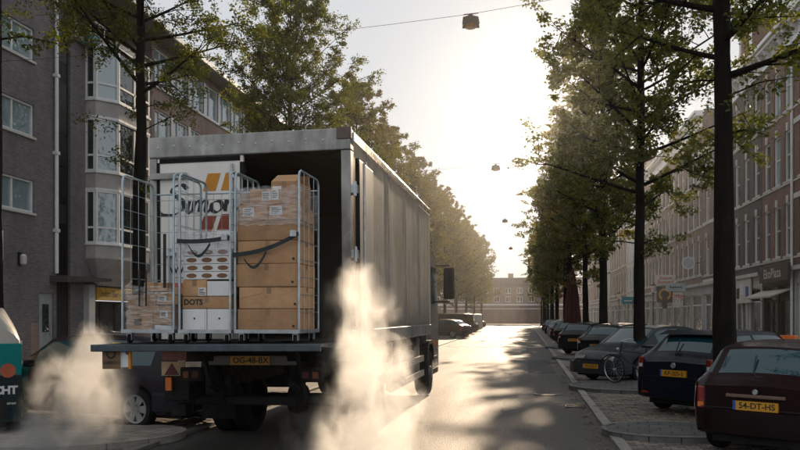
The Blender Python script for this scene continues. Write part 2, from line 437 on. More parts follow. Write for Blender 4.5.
MT['island_edge'] = mat('island_edging', (0.13, 0.125, 0.12), 0.7, var=(5, .2), objvar=.2)
MT['edge_lit_tone'] = mat('edging_lit_tone', (0.33, 0.31, 0.27), 0.65, var=(5, .2), objvar=.12)  # same painted-in sunlight for the left island's edging
# tree islands: rounded noses of raised paving between the bays
def island(y, x0, x1, wid, label, pale=False, skew=0.0):
    n_ = 14; poly = []
    xn = x0 + wid / 2 if x1 > x0 else x0 - wid / 2
    sg = 1 if x1 > x0 else -1
    for k in range(n_ + 1):
        a = math.pi / 2 + math.pi * k / n_
        poly.append((xn + sg * math.cos(a) * wid / 2 * 1.15, y + math.sin(a) * wid / 2))
    poly = [(px, py + skew * (px - x0)) for px, py in poly]
    poly = [(x1, y + wid / 2 + skew * (x1 - x0))] + poly + [(x1, y - wid / 2 + skew * (x1 - x0))]
    if sg < 0: poly = poly[::-1]
    t = tag(bpy.data.objects.new('tree_island', None), label, 'island', 'raised tree islands'); COL.objects.link(t)
    t.location = (xn, y, 0)
    cx = sum(p[0] for p in poly) / len(poly); cyy = sum(p[1] for p in poly) / len(poly)
    # edging: separate stones set round the outline
    path = []
    for (ax, ay), (bx_, by_) in zip(poly, poly[1:]):
        L_ = math.hypot(bx_ - ax, by_ - ay); q = max(1, round(L_ / .12)); path += [(ax + (bx_ - ax) * k / q, ay + (by_ - ay) * k / q) for k in range(q)]
    path.append(poly[-1]); k0 = 0
    ins = lambda p: (cx + (p[0] - cx) * .955, cyy + (p[1] - cyy) * .86)
    while k0 < len(path) - 1:
        k1 = min(k0 + 4, len(path) - 1); seg = path[k0:k1 + 1]; dz = rnd.uniform(-.006, .006)
        f0 = .02; s0 = [(seg[0][0] + (seg[1][0] - seg[0][0]) * f0 * 2, seg[0][1] + (seg[1][1] - seg[0][1]) * f0 * 2)] + seg[1:-1] + [(seg[-1][0] + (seg[-2][0] - seg[-1][0]) * f0 * 2, seg[-1][1] + (seg[-2][1] - seg[-1][1]) * f0 * 2)]
        mb = MB(); mb.prism(s0 + [ins(p) for p in reversed(s0)], -.05, .105 + dz, lambda a, b, h: (a, b, h))
        mb.build('kerb_stone', MT['edge_lit_tone'] if pale else MT['island_edge'], t, origin=t.location, bevel=.012); k0 = k1
    inner = [(cx + (a - cx) * 0.965, cyy + (b - cyy) * 0.90) for a, b in poly]
    mb = MB(); mb.prism([(cx + (a - cx) * .955, cyy + (b - cyy) * .86) for a, b in poly], 0.0, 0.100, lambda a, b, h: (a, b, h))
    mb.build('paved_top', MT['island_lit_tone'] if pale else MT['island'], t, origin=t.location)
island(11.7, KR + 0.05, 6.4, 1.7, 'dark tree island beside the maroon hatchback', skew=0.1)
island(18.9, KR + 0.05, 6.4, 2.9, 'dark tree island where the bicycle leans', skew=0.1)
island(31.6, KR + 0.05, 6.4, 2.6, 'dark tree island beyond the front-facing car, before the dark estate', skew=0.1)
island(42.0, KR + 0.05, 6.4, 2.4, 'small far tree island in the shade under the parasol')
island(10.2, KL - 0.05, -10.4, 2.0, 'island with sunlight painted into its pale paving beside the truck, under the steam', True, skew=0.35)

# dashed white blocks across the road
rm = tag(bpy.data.objects.new('road_marking', None), kind='structure'); COL.objects.link(rm); rm.location = (0, 43.5, 0)
bm_ = MB().bx(-0.22, 0.22, -0.25, 0.25, -0.004, 0.006).mesh('marking_block', MT['roadpaint'])
for r_ in range(2):
    for i in range(7 if r_ else 6):
        put('marking_block', bm_, rm, (KL + 0.5 + i * 0.86 + (0 if r_ else 0.43), r_ * 0.62, 0.004))
# repair patches and gully grates
patch_m = mat('asphalt_patch', (0.038, 0.037, 0.037), 0.75, var=(6, .3), bmp=(60, .6, .01))
for (x0, x1, y0, y1) in ((-3.9, -2.9, 21, 26), (0.1, 0.95, 24, 31)):
    m2 = MB(); m2.bx(x0, x1, y0, y1, -.05, .004); tag(m2.build('road_patch', patch_m), kind='structure')
for (y, lab) in ((15.2, 'iron gully grate at the right road edge beside the first island'), (29.0, 'iron gully grate at the right road edge further on')):
    t = thing('gully_grate', lab, 'drain', (KR - .24, y, .003))
    MB().bx(-.2, .2, -.22, -.19, -.02, .012).bx(-.2, .2, .19, .22, -.02, .012).bx(-.2, -.17, -.19, .19, -.02, .012).bx(.17, .2, -.19, .19, -.02, .012).build('frame', mat('grate_iron', (.05, .045, .04), .5, .6), t)
    for k in range(6): MB().bx(-.17, .17, -.165 + k * .06, -.135 + k * .06, -.02, .008).build('bar', bpy.data.materials['grate_iron'], t)
# manhole cover in the shaded part of the road
mb = MB(); mb.lathe([(0, .006), (.27, .006), (.28, 0.012), (.33, .012), (.34, 0)], (0, 0, 0), (0, 0, 1), 24)
o = mb.build('manhole_cover', mat('cast_iron', (0.06, 0.055, 0.05), 0.5, 0.6, bmp=(40, .5)), smooth=True); o.location = (0.5, 17.5, 0.002)
tag(o, 'round iron manhole cover in the road surface', 'manhole cover')

# ------------------------------------------------------------------ facades
def facade(mb, fn, s0, s1, z0, z1, holes, depth):
    ss = sorted({s0, s1, *[h[0] for h in holes], *[h[1] for h in holes]}); zs = sorted({z0, z1, *[h[2] for h in holes], *[h[3] for h in holes]})
    for i in range(len(ss) - 1):
        for j in range(len(zs) - 1):
            cs, cz = (ss[i] + ss[i + 1]) / 2, (zs[j] + zs[j + 1]) / 2
            if any(h[0] < cs < h[1] and h[2] < cz < h[3] for h in holes): continue
            mb.quad(fn(ss[i], zs[j], 0), fn(ss[i + 1], zs[j], 0), fn(ss[i + 1], zs[j + 1], 0), fn(ss[i], zs[j + 1], 0))
    for a, b, c, e in [h[:4] for h in holes]:
        dp = depth
        mb.quad(fn(a, c, 0), fn(a, c, dp), fn(a, e, dp), fn(a, e, 0)); mb.quad(fn(b, c, 0), fn(b, e, 0), fn(b, e, dp), fn(b, c, dp))
        mb.quad(fn(a, c, 0), fn(b, c, 0), fn(b, c, dp), fn(a, c, dp)); mb.quad(fn(a, e, 0), fn(a, e, dp), fn(b, e, dp), fn(b, e, 0))
WC = {}
def window(parent, side, loc, w, h, style='sash', fr='white_trim', gl='glass', sill=True, key=False):
    """frame is the part; pane, sill and keystone its pieces. side=+1 faces -X, -1 faces +X. loc = lower corner on the wall plane."""
    k = (side, round(w, 3), round(h, 3), style, fr, gl)
    if k not in WC:
        sx = side; f = MB(); t = 0.075
        def b(y0, y1, z0, z1, d0, d1): f.bx(*sorted((sx * d0, sx * d1)), y0, y1, z0, z1)
        b(0, t, 0, h, .06, .17); b(w - t, w, 0, h, .06, .17); b(t, w - t, 0, t, .06, .17); b(t, w - t, h - t, h, .06, .17)
        if style == 'sash': b(t, w - t, h * .52, h * .52 + .05, .09, .16)
        if style == 'cross': b(t, w - t, h * .68, h * .68 + .06, .08, .16); b(w / 2 - .03, w / 2 + .03, t, h * .68, .08, .16)
        if style == 'pair': b(w * .36, w * .36 + .07, t, h - t, .08, .16)
        p = MB(); x = sx * 0.14
        p.quad((x, t, t), (x, w - t, t), (x, w - t, h - t), (x, t, h - t))
        s_ = MB(); s_.bx(*sorted((-sx * .07, sx * .12)), -.06, w + .06, -.09, -.003)
        kk = MB(); kk.prism([(w / 2 - .09, h - .02), (w / 2 + .09, h - .02), (w / 2 + .14, h + .34), (w / 2 - .14, h + .34)], -sx * .06, sx * .02, lambda a, b, hh: (hh, a, b))
        WC[k] = (f.mesh('window', MT[fr]), p.mesh('pane', MT[gl]), s_.mesh('sill', MT['stone_white']), kk.mesh('keystone', MT['stone_white']))
    m = WC[k]
    o = put('window', m[0], parent, loc)
    put('pane', m[1], o)
    if sill: put('sill', m[2], o)
    if key: put('keystone', m[3], o)
    return o

def shell(mb, side, X, y0, y1, h, dep=9.0):
    """side walls, back and flat roof behind a facade"""
    xb = X + side * dep
    mb.quad((X, y0, 0), (xb, y0, 0), (xb, y0, h), (X, y0, h)); mb.quad((X, y1, 0), (X, y1, h), (xb, y1, h), (xb, y1, 0))
    mb.quad((xb, y0, 0), (xb, y1, 0), (xb, y1, h), (xb, y0, h))

def shopfront(t, side, X, y0, y1, org, h=3.7, n=3, frame='white_trim', glass='shop_glass', door=1):
    L = y1 - y0; px = 0.28; w = (L - px * (n + 1)) / n
    for i in range(n):
        a = y0 + px + i * (w + px); dr = (i == door)
        mb = MB(); zz = 0.12 if dr else 0.62
        def b(s0, s1, z0, z1, d0, d1, q=mb): q.bx(*sorted((X + side * d0, X + side * d1)), s0, s1, z0, z1)
        b(a, a + .07, zz, h - .5, .1, .2); b(a + w - .07, a + w, zz, h - .5, .1, .2); b(a + .07, a + w - .07, h - .58, h - .5, .1, .2)
        b(a + .07, a + w - .07, h - 1.25, h - 1.17, .11, .19); b(a + .07, a + w - .07, zz, zz + .09, .1, .2)
        if not dr: b(a, a + w, 0.1, .62, .06, .3)
        if dr: b(a + w / 2 - .04, a + w / 2 + .04, zz, h - 1.2, .11, .19)
        f = mb.build('shop_door' if dr else 'shop_window', MT[frame], t, origin=org)
        p = MB(); x = X + side * .17; p.quad((x, a, zz), (x, a + w, zz), (x, a + w, h - .5), (x, a, h - .5)); p.build('pane', MT[glass], f, origin=org)

def row_house(name, label, side, X, y0, y1, h, wall, rows, ncol, ww, group, ground='plaster_grey', style='sash', key=True, fr='white_trim', gl='glass',
              corn=1.1, gh=3.9, nshop=3, sillband=True, parapet=0.0, frame='white_trim', cat='house', flat_roof=True):
    org = (X, (y0 + y1) / 2, 0)
    t = thing(name, label, cat, org, 0, group)
    fn = lambda s, z, d_: (X + side * d_, s, z)
    L = y1 - y0; pit = L / ncol; holes = []
    for (za, zb) in rows:
        for c in range(ncol):
            a = y0 + pit * (c + .5) - ww / 2; holes.append((a, a + ww, za, zb))
    mb = MB(); facade(mb, fn, y0, y1, gh + .004, h, holes, 0.2); shell(mb, side, X, y0, y1, h)
    mb.build('wall', MT[wall], t, origin=org)
    for a, b, za, zb in holes:
        window(t, side, (0, a - org[1], za), b - a, zb - za, style, fr, gl if rnd.random() > .3 else 'glass_bright', True, key)
    if sillband:
        for za, zb in rows:
            m2 = MB(); m2.bx(*sorted((X - side * .045, X + side * .05)), y0 + .02, y1 - .02, za - .17, za - .095); m2.build('sill_band', MT['stone_white'], t, origin=org)
    # cornice with brackets
    if corn:
        m2 = MB()
        m2.bx(*sorted((X - side * .12, X + side * .1)), y0, y1, h - corn, h - corn + .16)
        m2.bx(*sorted((X - side * .04, X + side * .1)), y0, y1, h - corn + .16, h - .32)
        m2.bx(*sorted((X - side * .42, X + side * .1)), y0 - .02, y1 + .02, h - .32, h - .16)
        m2.bx(*sorted((X - side * .55, X + side * .1)), y0 - .03, y1 + .03, h - .16, h + .02)
        c_ = m2.build('cornice', MT['white_trim'], t, origin=org)
        nb = max(2, int(L / 0.85)); bm2 = MB().prism([(0, 0), (-.34, .48), (-.34, .56), (.02, .56)], -.07, .07, lambda a, b, hh: (a * side, hh, b)).mesh('bracket', MT['white_trim'])
        if L < 14:
            for k in range(nb): put('bracket', bm2, c_, (-side * .045, -L / 2 + L * (k + .5) / nb, h - .325 - .56 + .0))
    # ground floor
    m2 = MB(); n_ = nshop; px = .28; w = (L - px * (n_ + 1)) / n_
    hs = [(y0 + px + i * (w + px), y0 + px + i * (w + px) + w, .1, 3.2) for i in range(n_)]
    facade(m2, fn, y0, y1, 0, gh, hs, .25); m2.build('ground_floor_wall', MT[ground], t, origin=org)
    shopfront(t, side, X, y0, y1, org, 3.7, nshop, frame)
    m2 = MB(); m2.bx(*sorted((X - side * .22, X + side * .05)), y0 + .05, y1 - .05, gh - .12, gh + .06); m2.build('shop_cornice', MT[ground], t, origin=org)
    if flat_roof:
        m2 = MB(); m2.bx(*sorted((X + side * .1, X + side * 9.05)), y0, y1, h - .02, h + .12); m2.build('roof', MT['roof_tile'], t, origin=org)
    return t, org

ROW3 = [(4.5, 6.9), (7.9, 10.2), (11.15, 13.3)]
GR = 'row of houses along the shaded right pavement'
row_house('row_house', 'brown brick house nearest the right edge with white lintel bands', 1, FR, 29.5, 36.55, 15.0, 'brick_red', ROW3, 3, 1.05, GR, style='cross', nshop=2)
hb = bpy.data.objects['row_house']
for za, zb in ROW3:
    for k, zz in enumerate((zb + .06, zb - .62)):
        m2 = MB(); m2.bx(FR - .05, FR + .03, 29.6, 36.5, zz, zz + .22)
        if k == 0: m2.build('lintel_band', MT['stone_white'], hb, origin=hb.location)
tA, oA = row_house('row_house', 'red brown brick house over the shop with the dark name board', 1, FR, 36.6, 41.2, 15.0, 'brick_red', ROW3, 3, .95, GR, nshop=2, frame='dark_trim', ground='dark_trim')
tB, oB = row_house('row_house', 'dark grey brick house with three pale framed windows a floor', 1, FR, 41.25, 46.75, 15.0, 'brick_dark', ROW3, 3, 1.0, GR, nshop=2, ground='plaster')
# dormer with a hoist beam on the dark house
m2 = MB(); m2.bx(FR - .05, FR + 2.5, 42.8, 45.0, 15.02, 17.3); dm = m2.build('dormer', MT['brick_red'], tB, origin=oB)
m2 = MB(); m2.prism([(42.5, 17.3), (45.3, 17.3), (45.3, 17.5), (43.9, 18.3), (42.5, 17.5)], FR - .3, FR + 2.6, lambda a, b, h: (h, a, b)); m2.build('dormer_roof', MT['white_trim'], dm, origin=oB)
m2 = MB(); m2.bx(FR - .12, FR - .055, 42.78, 43.05, 15.1, 17.3); m2.bx(FR - .12, FR - .055, 44.75, 45.02, 15.1, 17.3); m2.build('dormer_trim', MT['white_trim'], dm, origin=oB)
m2 = MB(); m2.bx(FR - 1.5, FR - .305, 43.8, 44.0, 17.32, 17.52); m2.build('hoist_beam', MT['white_trim'], dm, origin=oB)
m2 = MB(); m2.bx(FR + .1, FR + 2, 37.2, 39.6, 15.13, 16.6); dm2 = m2.build('dormer', MT['white_trim'], tA, origin=oA)
# downpipe between the two brick houses on the right
m2 = MB(); m2.tube([(FR - .09, 36.6, .1), (FR - .09, 36.6, 14.0)], .06, 8)
tag(m2.build('downpipe', MT['white_trim'], smooth=True), 'pale downpipe between the two brown brick houses at right', 'pipe')
row_house('row_house', 'lower pale house with striped brickwork beside the dark grey house', 1, FR, 46.8, 54.4, 12.4, 'brick_brown', [(4.5, 6.9), (7.9, 10.2)], 3, 1.05, GR, nshop=3, style='cross')
hc = [o for o in bpy.data.objects if o.name.startswith('row_house')][-1]
m2 = MB(); m2.prism([(47.0, 12.4), (54.2, 12.4), (51.8, 15.4), (49.4, 15.4)], FR + .2, FR + 8.5, lambda a, b, h: (h, a, b)); m2.build('mansard', MT['roof_tile'], hc, origin=hc.location)
for k in range(9):
    m2 = MB(); m2.bx(FR - .03, FR + .02, 46.9, 54.3, 4.0 + k * .95, 4.0 + k * .95 + .16)
    if not (4.4 < 4.05 + k * .95 < 6.95 or 7.85 < 4.05 + k * .95 < 10.25): m2.build('stone_band', MT['stone_white'], hc, origin=hc.location)
row_house('row_house', 'long brown brick terrace with rows of narrow white windows behind the street lamps', 1, FR, 54.5, 84.0, 15.6, 'brick_brown', [(4.6, 6.9), (7.9, 10.0), (11.0, 12.9)], 16, 1.0, GR, nshop=8, ground='plaster_grey')
row_house('row_house', 'tall narrow pale plastered house beyond the long terrace', 1, FR - .1, 84.1, 93.0, 17.0, 'plaster', [(4.6, 6.9), (7.9, 10.2), (11.2, 13.2)], 4, 1.1, GR, ground='plaster')
hp = [o for o in bpy.data.objects if o.name.startswith('row_house')][-1]
for yy in (86, 90.5):
    m2 = MB(); m2.bx(FR + 1, FR + 2, yy, yy + 1.3, 17.0, 19.4); ch = m2.build('chimney', MT['brick_brown'], hp, origin=hp.location)
row_house('row_house', 'far brown brick house between two pale plastered houses', 1, FR, 93.1, 111, 15.2, 'brick_brown', ROW3, 7, 1.1, GR, nshop=4)
row_house('row_house', 'far white plastered house with tall windows near the end of the street', 1, FR - .1, 111.1, 122, 16.2, 'plaster', ROW3, 5, 1.1, GR, ground='plaster')
row_house('row_house', 'farthest brown brick house at the end of the right row', 1, FR, 122.1, 152, 15.0, 'brick_brown', ROW3, 10, 1.1, GR, nshop=5)

# ---- signs along the right row
def sign(name, label, x0, x1, y, z0, z1, m, text=None, tm=None, size=.3, shear=0, lines=None, dy=.06, cat='sign', frame=None):
    """board facing the camera (-Y)"""
    t = thing(name, label, cat, ((x0 + x1) / 2, y, z0))
    MB().bx(-(x1 - x0) / 2, (x1 - x0) / 2, 0, dy, 0, z1 - z0).build('board', m, t, bevel=.008)
    for k, (tx, zz) in enumerate(lines or ([(text, (z1 - z0) / 2)] if text else [])):
        put('lettering', text_mesh(tx, size, tm, shear, .006), t, (0, -.006, zz), (R(90), 0, 0))
    MB().tube([((x1 - x0) / 2, .03, (z1 - z0) * .75), ((x1 - x0) / 2 + .35, .03, (z1 - z0) * .75)], .02, 6).build('bracket', MT['black'], t)
    return t
red_ink = mat('red_ink', (0.55, 0.03, 0.02), 0.5)
blue_p = mat('blue_sign', (0.02, 0.13, 0.33), 0.4); teal_p = mat('teal_sign', (0.03, 0.22, 0.30), 0.4)
pale_p = mat('pale_sign', (0.72, 0.70, 0.64), 0.5); paleblue_p = mat('pale_blue_sign', (0.42, 0.52, 0.58), 0.5)
sign('hanging_sign', 'white sign with two lines of slanted red lettering on the long terrace', 10.0, 11.55, 62.5, 4.15, 4.95, pale_p, tm=red_ink, size=.36, shear=.3, lines=[('Stoom', .55), ('Stomerij', .24)])
sign('hanging_sign', 'pale blue sign board beside the white sign with red lettering', 10.15, 11.5, 58.5, 3.55, 4.15, paleblue_p, 'Bakkerij', MT['ink'], .26)
sign('hanging_sign', 'small white sign with a red block hanging under the pale blue sign', 10.6, 11.3, 58.4, 2.45, 3.45, pale_p, tm=red_ink, size=.34, lines=[('OPEN', .72), ('7 - 7', .42)])
t = thing('hanging_sign', 'dark square sign with a golden ring on the long terrace', 'sign', (10.35, 60.2, 2.75))
MB().bx(-.58, .58, 0, .08, 0, 1.2).build('board', mat('sign_navy', (.02, .035, .06), .5), t, bevel=.01)
MB().lathe([(.30, -.01), (.46, -.01), (.46, .0), (.30, 0)], (0, -.004, .62), (0, 1, 0), 28, True).build('ring', mat('sign_gold', (.55, .34, .06), .4), t)
MB().bx(-.19, .19, -.03, -.012, -.45, .82).build('banner', MT['dark_trim'], t)
MB().tube([(.58, .04, .9), (1.4, .04, .9)], .025, 6).build('bracket', MT['black'], t)
t = thing('round_sign', 'round pale disc sign high beside the tree trunk on the right row', 'sign', (11.1, 55.5, 5.4))
MB().lathe([(0, -.03), (.36, -.03), (.40, 0), (.36, .05), (0, .05)], (0, 0, 0), (0, 1, 0), 26).build('disc', paleblue_p, t, smooth=True)
MB().lathe([(.36, -.036), (.43, -.036), (.43, .056), (.36, .056)], (0, 0, 0), (0, 1, 0), 26, True).build('rim', MT['white_trim'], t)
MB().tube([(.4, 0, 0), (.75, 0, 0)], .03, 6).build('bracket', MT['black'], t)
# name board over the supermarket
t = thing('shop_sign', 'dark name board with pale lettering over the shop in the red brown house', 'sign', (FR - .32, 38.3, 3.35))
MB().bx(-.06, .06, -2.1, 2.1, 0, .78).build('board', mat('board_brown', (.045, .03, .032), .45), t, bevel=.01)
put('lettering', text_mesh('EkoPlaza', .62, mat('board_letter', (.6, .58, .55), .5), 0, .012, space=1.15), t, (-.068, .1, .38), (R(90), 0, R(-90)))
sh_ = thing('shop_sign', 'pale square menu board on the front of the dark grey house', 'sign', (FR - .1, 44.3, 2.45))
MB().bx(-.04, .04, -1.5, 1.5, 0, 1.35).build('board', MT['stone_white'], sh_, bevel=.01)
for k, (a, b, c) in enumerate(((-.9, .55, 'plate_blue'), (.1, .7, 'label'), (.85, .5, 'ink'))):
    MB().bx(-.05, -.042, a - .28, a + .28, b - .25, b + .32).build('print', MT[c], sh_)
aw = thing('awning', 'long pale awning strip over the shop with the dark name board', 'awning', (FR - .05, 38.9, 3.0))
MB().prism([(0, 0), (-.9, -.34), (-.9, -.42), (0, -.06)], -2.1, 2.1, lambda a, b, h: (a, h, b)).build('cloth', mat('awning_cloth', (.5, .48, .42), .8), aw)
for s_ in (-2.0, 2.0): MB().tube([(0, s_, -.5), (-.85, s_, -.38)], .018, 5).build('arm', MT['black'], aw)

# ------------------------------------------------------------------ left side
GL = 'buildings along the left pavement'
org = (FL, 20.5, 0)
bl = thing('apartment_block', 'purple brown brick block with square white windows at the left edge', 'building', org, 0, GL)
fnL = lambda s, z, d_: (FL - d_, s, z)
WL = []
for s0 in (19.2, 24.2):
    for z0 in (2.8 + 0.0, 5.56, 8.37, 11.18):
        if z0 > 4: WL.append((s0, s0 + 1.85, z0, z0 + 1.2))
DR = (26.35, 27.25, .1, 2.62)
mb = MB(); facade(mb, fnL, 8, 27.45, 0, 16.2, WL + [DR], .2)
mb.quad((FL, 8, 0), (FL - 9, 8, 0), (FL - 9, 8, 16.2), (FL, 8, 16.2)); mb.quad((FL, 27.45, 0), (FL, 27.45, 16.2), (FL - 1.6, 27.45, 16.2), (FL - 1.6, 27.45, 0))
mb.build('wall', MT['brick_purple'], bl, origin=org)
for a, b, za, zb in WL: window(bl, -1, (0, a - org[1], za), b - a, zb - za, 'pair', 'white_trim', 'glass_bright', True, False)
m2 = MB(); m2.bx(FL - .2, FL - .06, DR[0], DR[1], .1, 2.62); dr = m2.build('door', mat('door_steel', (.32, .36, .37), .5), bl, origin=org)
m2 = MB(); m2.bx(FL - .062, FL - .03, DR[0] + .28, DR[1] - .25, 1.15, 2.2); m2.build('door_window', MT['glass'], dr, origin=org)
m2 = MB(); m2.tube([(FL - .02, DR[1] - .12, 1.0), (FL - .02, DR[1] - .12, 1.4)], .02, 6); m2.build('handle', MT['steel'], dr, origin=org)
m2 = MB(); m2.bx(FL - .02, FL + .012, DR[0] - .5, DR[0] - .06, .35, 1.5); m2.build('patch', MT['brick_warm'], bl, origin=org)
m2 = MB(); m2.bx(FL - 9, FL + .15, 8, 27.45, 16.2, 16.5); m2.build('roof', MT['roof_tile'], bl, origin=org)
m2 = MB(); m2.tube([(FL + .1, 27.3, 3.4), (FL + .1, 27.3, 16.2)], .075, 8)
for z in (5, 8, 11, 14): m2.bx(FL, FL + .19, 27.2, 27.4, z, z + .12)
m2.build('downpipe', MT['white_trim'], bl, smooth=True, origin=org)
wlamp = thing('wall_lamp', 'small black and pale lamp on the purple brick wall', 'lamp', (FL, 25.2, 3.55))
MB().bx(0, .1, -.09, .09, .05, .5).build('back_box', MT['black'], wlamp, bevel=.02)
MB().lathe([(.05, .0), (.11, .05), (.12, .32), (.06, .4)], (.17, 0, .03), (0, 0, 1), 10).build('shade', MT['stone_white'], wlamp, smooth=True)
bs = thing('projecting_sign', 'blue projecting sign with a white edge on the purple brick wall', 'sign', (FL + .05, 23.2, 3.6))
MB().bx(0, .75, 0, .06, 0, 1.0).build('frame', MT['white_trim'], bs, bevel=.01)
MB().bx(.05, .68, -.012, -.003, .06, .94).build('face', blue_p, bs)
MB().bx(.12, .6, -.018, -.013, .3, .55).build('print', mat('sign_yellow', (.7, .5, .05), .5), bs)

# stair shaft: near-flush black front, the recess's shade painted in; panes and canopy
org = (FL - 1.4, 28.0, 0)
st = thing('stair_shaft', 'stairwell with its shaded recess painted as a flat black front and a lean-to canopy beside the bay windows', 'building', org, 0, GL)
m2 = MB(); m2.bx(FL - 1.2, FL - .10, 27.46, 28.36, 0, 16.2); m2.build('wall', MT['black'], st, origin=org)
m2 = MB(); m2.bx(FL - .098, FL - .07, 27.55, 28.28, .1, 2.6); m2.build('door', MT['black'], st, origin=org)
for z in (3.4, 6.2, 9.0, 11.8, 14.2):
    m2 = MB(); m2.bx(FL - .098, FL - .085, 27.58, 28.24, z, z + 2); m2.build('pane', glass_mat('shaft_glass', (.006, .007, .008), 1.3, .02, .2), st, origin=org)
m2 = MB(); m2.prism([(27.0, 3.05), (30.2, 3.2), (30.2, 3.32), (27.0, 3.3)], FL - 1.2, FL + .75, lambda a, b, h: (h, a, b)); cn = m2.build('canopy', mat('canopy_dark', (.075, .07, .068), .6), st, origin=org)
for k in range(3):
    m2 = MB(); m2.lathe([(0, 0), (.07, 0), (.05, .04), (0, .05)], (FL + .55, 29.3 + k * .3, 3.15), (0, 0, -1), 8); m2.build('spot_lamp', MT['white_trim'], cn, origin=org)

# bay window building
org = (FL, 31.8, 0)
by = thing('apartment_block', 'apartment block with stacked grey bay windows over a yellow shop sign', 'building', org, 0, GL)
mb = MB()
y0b, y1b = 28.37, 35.2
hol = [(30.2, 34.2, .1, 2.75)]
facade(mb, fnL, y0b, y1b, 0, 13.1, hol, .5)
mb.quad((FL, y0b, 0), (FL, y0b, 15.5), (FL - 2, y0b, 15.5), (FL - 2, y0b, 0))
mb.build('wall', MT['brick_purple'], by, origin=org)
def bayring(z, k=1.0):   # plan of the bay: square cheek, chamfer, front, chamfer, cheek
    pts = [(0, 29.45), (.45, 29.45), (1.05, 30.2), (1.05, 32.9), (.45, 33.6), (0, 33.6)]
    return [(FL + .002 + px * k, 31.5 + (py - 31.5) * (0.55 + .45 * k), z) for px, py in pts]
def bayband(name, zs, ks, m):
    mb = MB(); rs = [bayring(z, k) for z, k in zip(zs, ks)]
    for r0, r1 in zip(rs, rs[1:]):
        for i in range(5): mb.quad(r0[i], r0[i + 1], r1[i + 1], r1[i])
    mb.add(rs[0], [tuple(range(6))]); mb.add(rs[-1], [tuple(range(6))])
    return mb.build(name, m, by, origin=org)
bayband('corbel', [3.05, 3.5, 4.15], [.12, .5, 1.0], MT['concrete'])
BZ = [4.75, 7.75, 10.75]
for zb in BZ:
    bayband('spandrel', [zb - .6, zb - .05], [1.0, 1.0], MT['concrete'])
    bayband('bay_sill', [zb - .05, zb + .02], [1.06, 1.06], MT['white_trim'])
    bayband('bay_head', [zb + 2.22, zb + 2.32], [1.03, 1.03], MT['white_trim'])
    if zb < 10: bayband('spandrel', [zb + 2.32, zb + 2.40], [1.0, 1.0], MT['concrete'])
    r0 = bayring(zb + .02, .97); r1 = bayring(zb + 2.22, .97)
    for i in range(5):
        a, b = Vector(r0[i]), Vector(r0[i + 1]); L = (b - a).length; dr_ = (b - a) / L; nrm = Vector((dr_.y, -dr_.x, 0))
        if nrm.dot(Vector((FL - 3, 31.5, 0)) - a) > 0: nrm = -nrm
        H = 2.2; f = MB()
        def bar(s0, s1, z0, z1, f=f, a=a, dr_=dr_, nrm=nrm):
            p = [a + dr_ * s + nrm * n_ + Vector((0, 0, z)) for s in (s0, s1) for n_ in (-.04, .05) for z in (z0, z1)]
            f.add(p, [(0, 1, 3, 2), (4, 6, 7, 5), (0, 4, 5, 1), (2, 3, 7, 6), (0, 2, 6, 4), (1, 5, 7, 3)])
        bar(0, .08, 0, H); bar(L - .08, L, 0, H); bar(.08, L - .08, 0, .08); bar(.08, L - .08, H - .08, H); bar(.08, L - .08, .62, .70)
        if L > 2: bar(L / 2 - .05, L / 2 + .05, .08, H - .08)
        w_ = f.build('bay_window', MT['white_trim'], by, origin=org)
        p = MB(); p.quad(a + dr_ * .08 + Vector((0, 0, .08)), b - dr_ * .08 + Vector((0, 0, .08)), b - dr_ * .08 + Vector((0, 0, H - .08)), a + dr_ * .08 + Vector((0, 0, H - .08)))
        p.build('pane', MT['glass_bright'] if i in (1, 3) else MT['glass'], w_, origin=org)
bayband('bay_cap', [13.07, 13.3], [1.0, 1.0], MT['concrete'])
# top floor set back behind a balcony, big eaves
m2 = MB(); facade(m2, lambda s, z, d_: (FL - 1.3 - d_, s, z), y0b, y1b, 13.1, 15.6, [(29.4, 31, 13.2, 15.2), (32, 34.4, 13.9, 15.2)], .15); m2.build('top_floor_wall', MT['brick_purple'], by, origin=org)
for (a, b, za, zb) in ((29.4, 31, 13.2, 15.2), (32, 34.4, 13.9, 15.2)): window(by, -1, (-1.3, a - org[1], za), b - a, zb - za, 'pair', 'white_trim', 'glass', False, False)
m2 = MB(); m2.bx(FL - 1.3, FL + .25, y0b, y1b, 12.95, 13.12); m2.build('balcony_slab', MT['concrete'], by, origin=org)
m2 = MB(); m2.tube([(FL + .18, y0b + .05, 14.1), (FL + .18, y1b - .05, 14.1)], .03, 6)
m2.tube([(FL + .18, y0b + .05, 13.6), (FL + .18, y1b - .05, 13.6)], .02, 6)
for k in range(7): m2.tube([(FL + .18, y0b + .1 + k * 1.06, 13.1), (FL + .18, y0b + .1 + k * 1.06, 14.1)], .02, 5)
m2.build('railing', MT['white_trim'], by, origin=org)
m2 = MB(); m2.prism([(FL + .8, 15.55), (FL + .8, 15.85), (FL - 6, 18.4), (FL - 6, 15.55)], y0b - .2, y1b, lambda a, b, h: (a, h, b)); m2.build('roof', MT['soffit'], by, origin=org)
m2 = MB(); m2.bx(FL + .8, FL + .92, y0b - .2, y1b, 15.6, 15.82); m2.build('gutter', MT['white_trim'], by, origin=org)
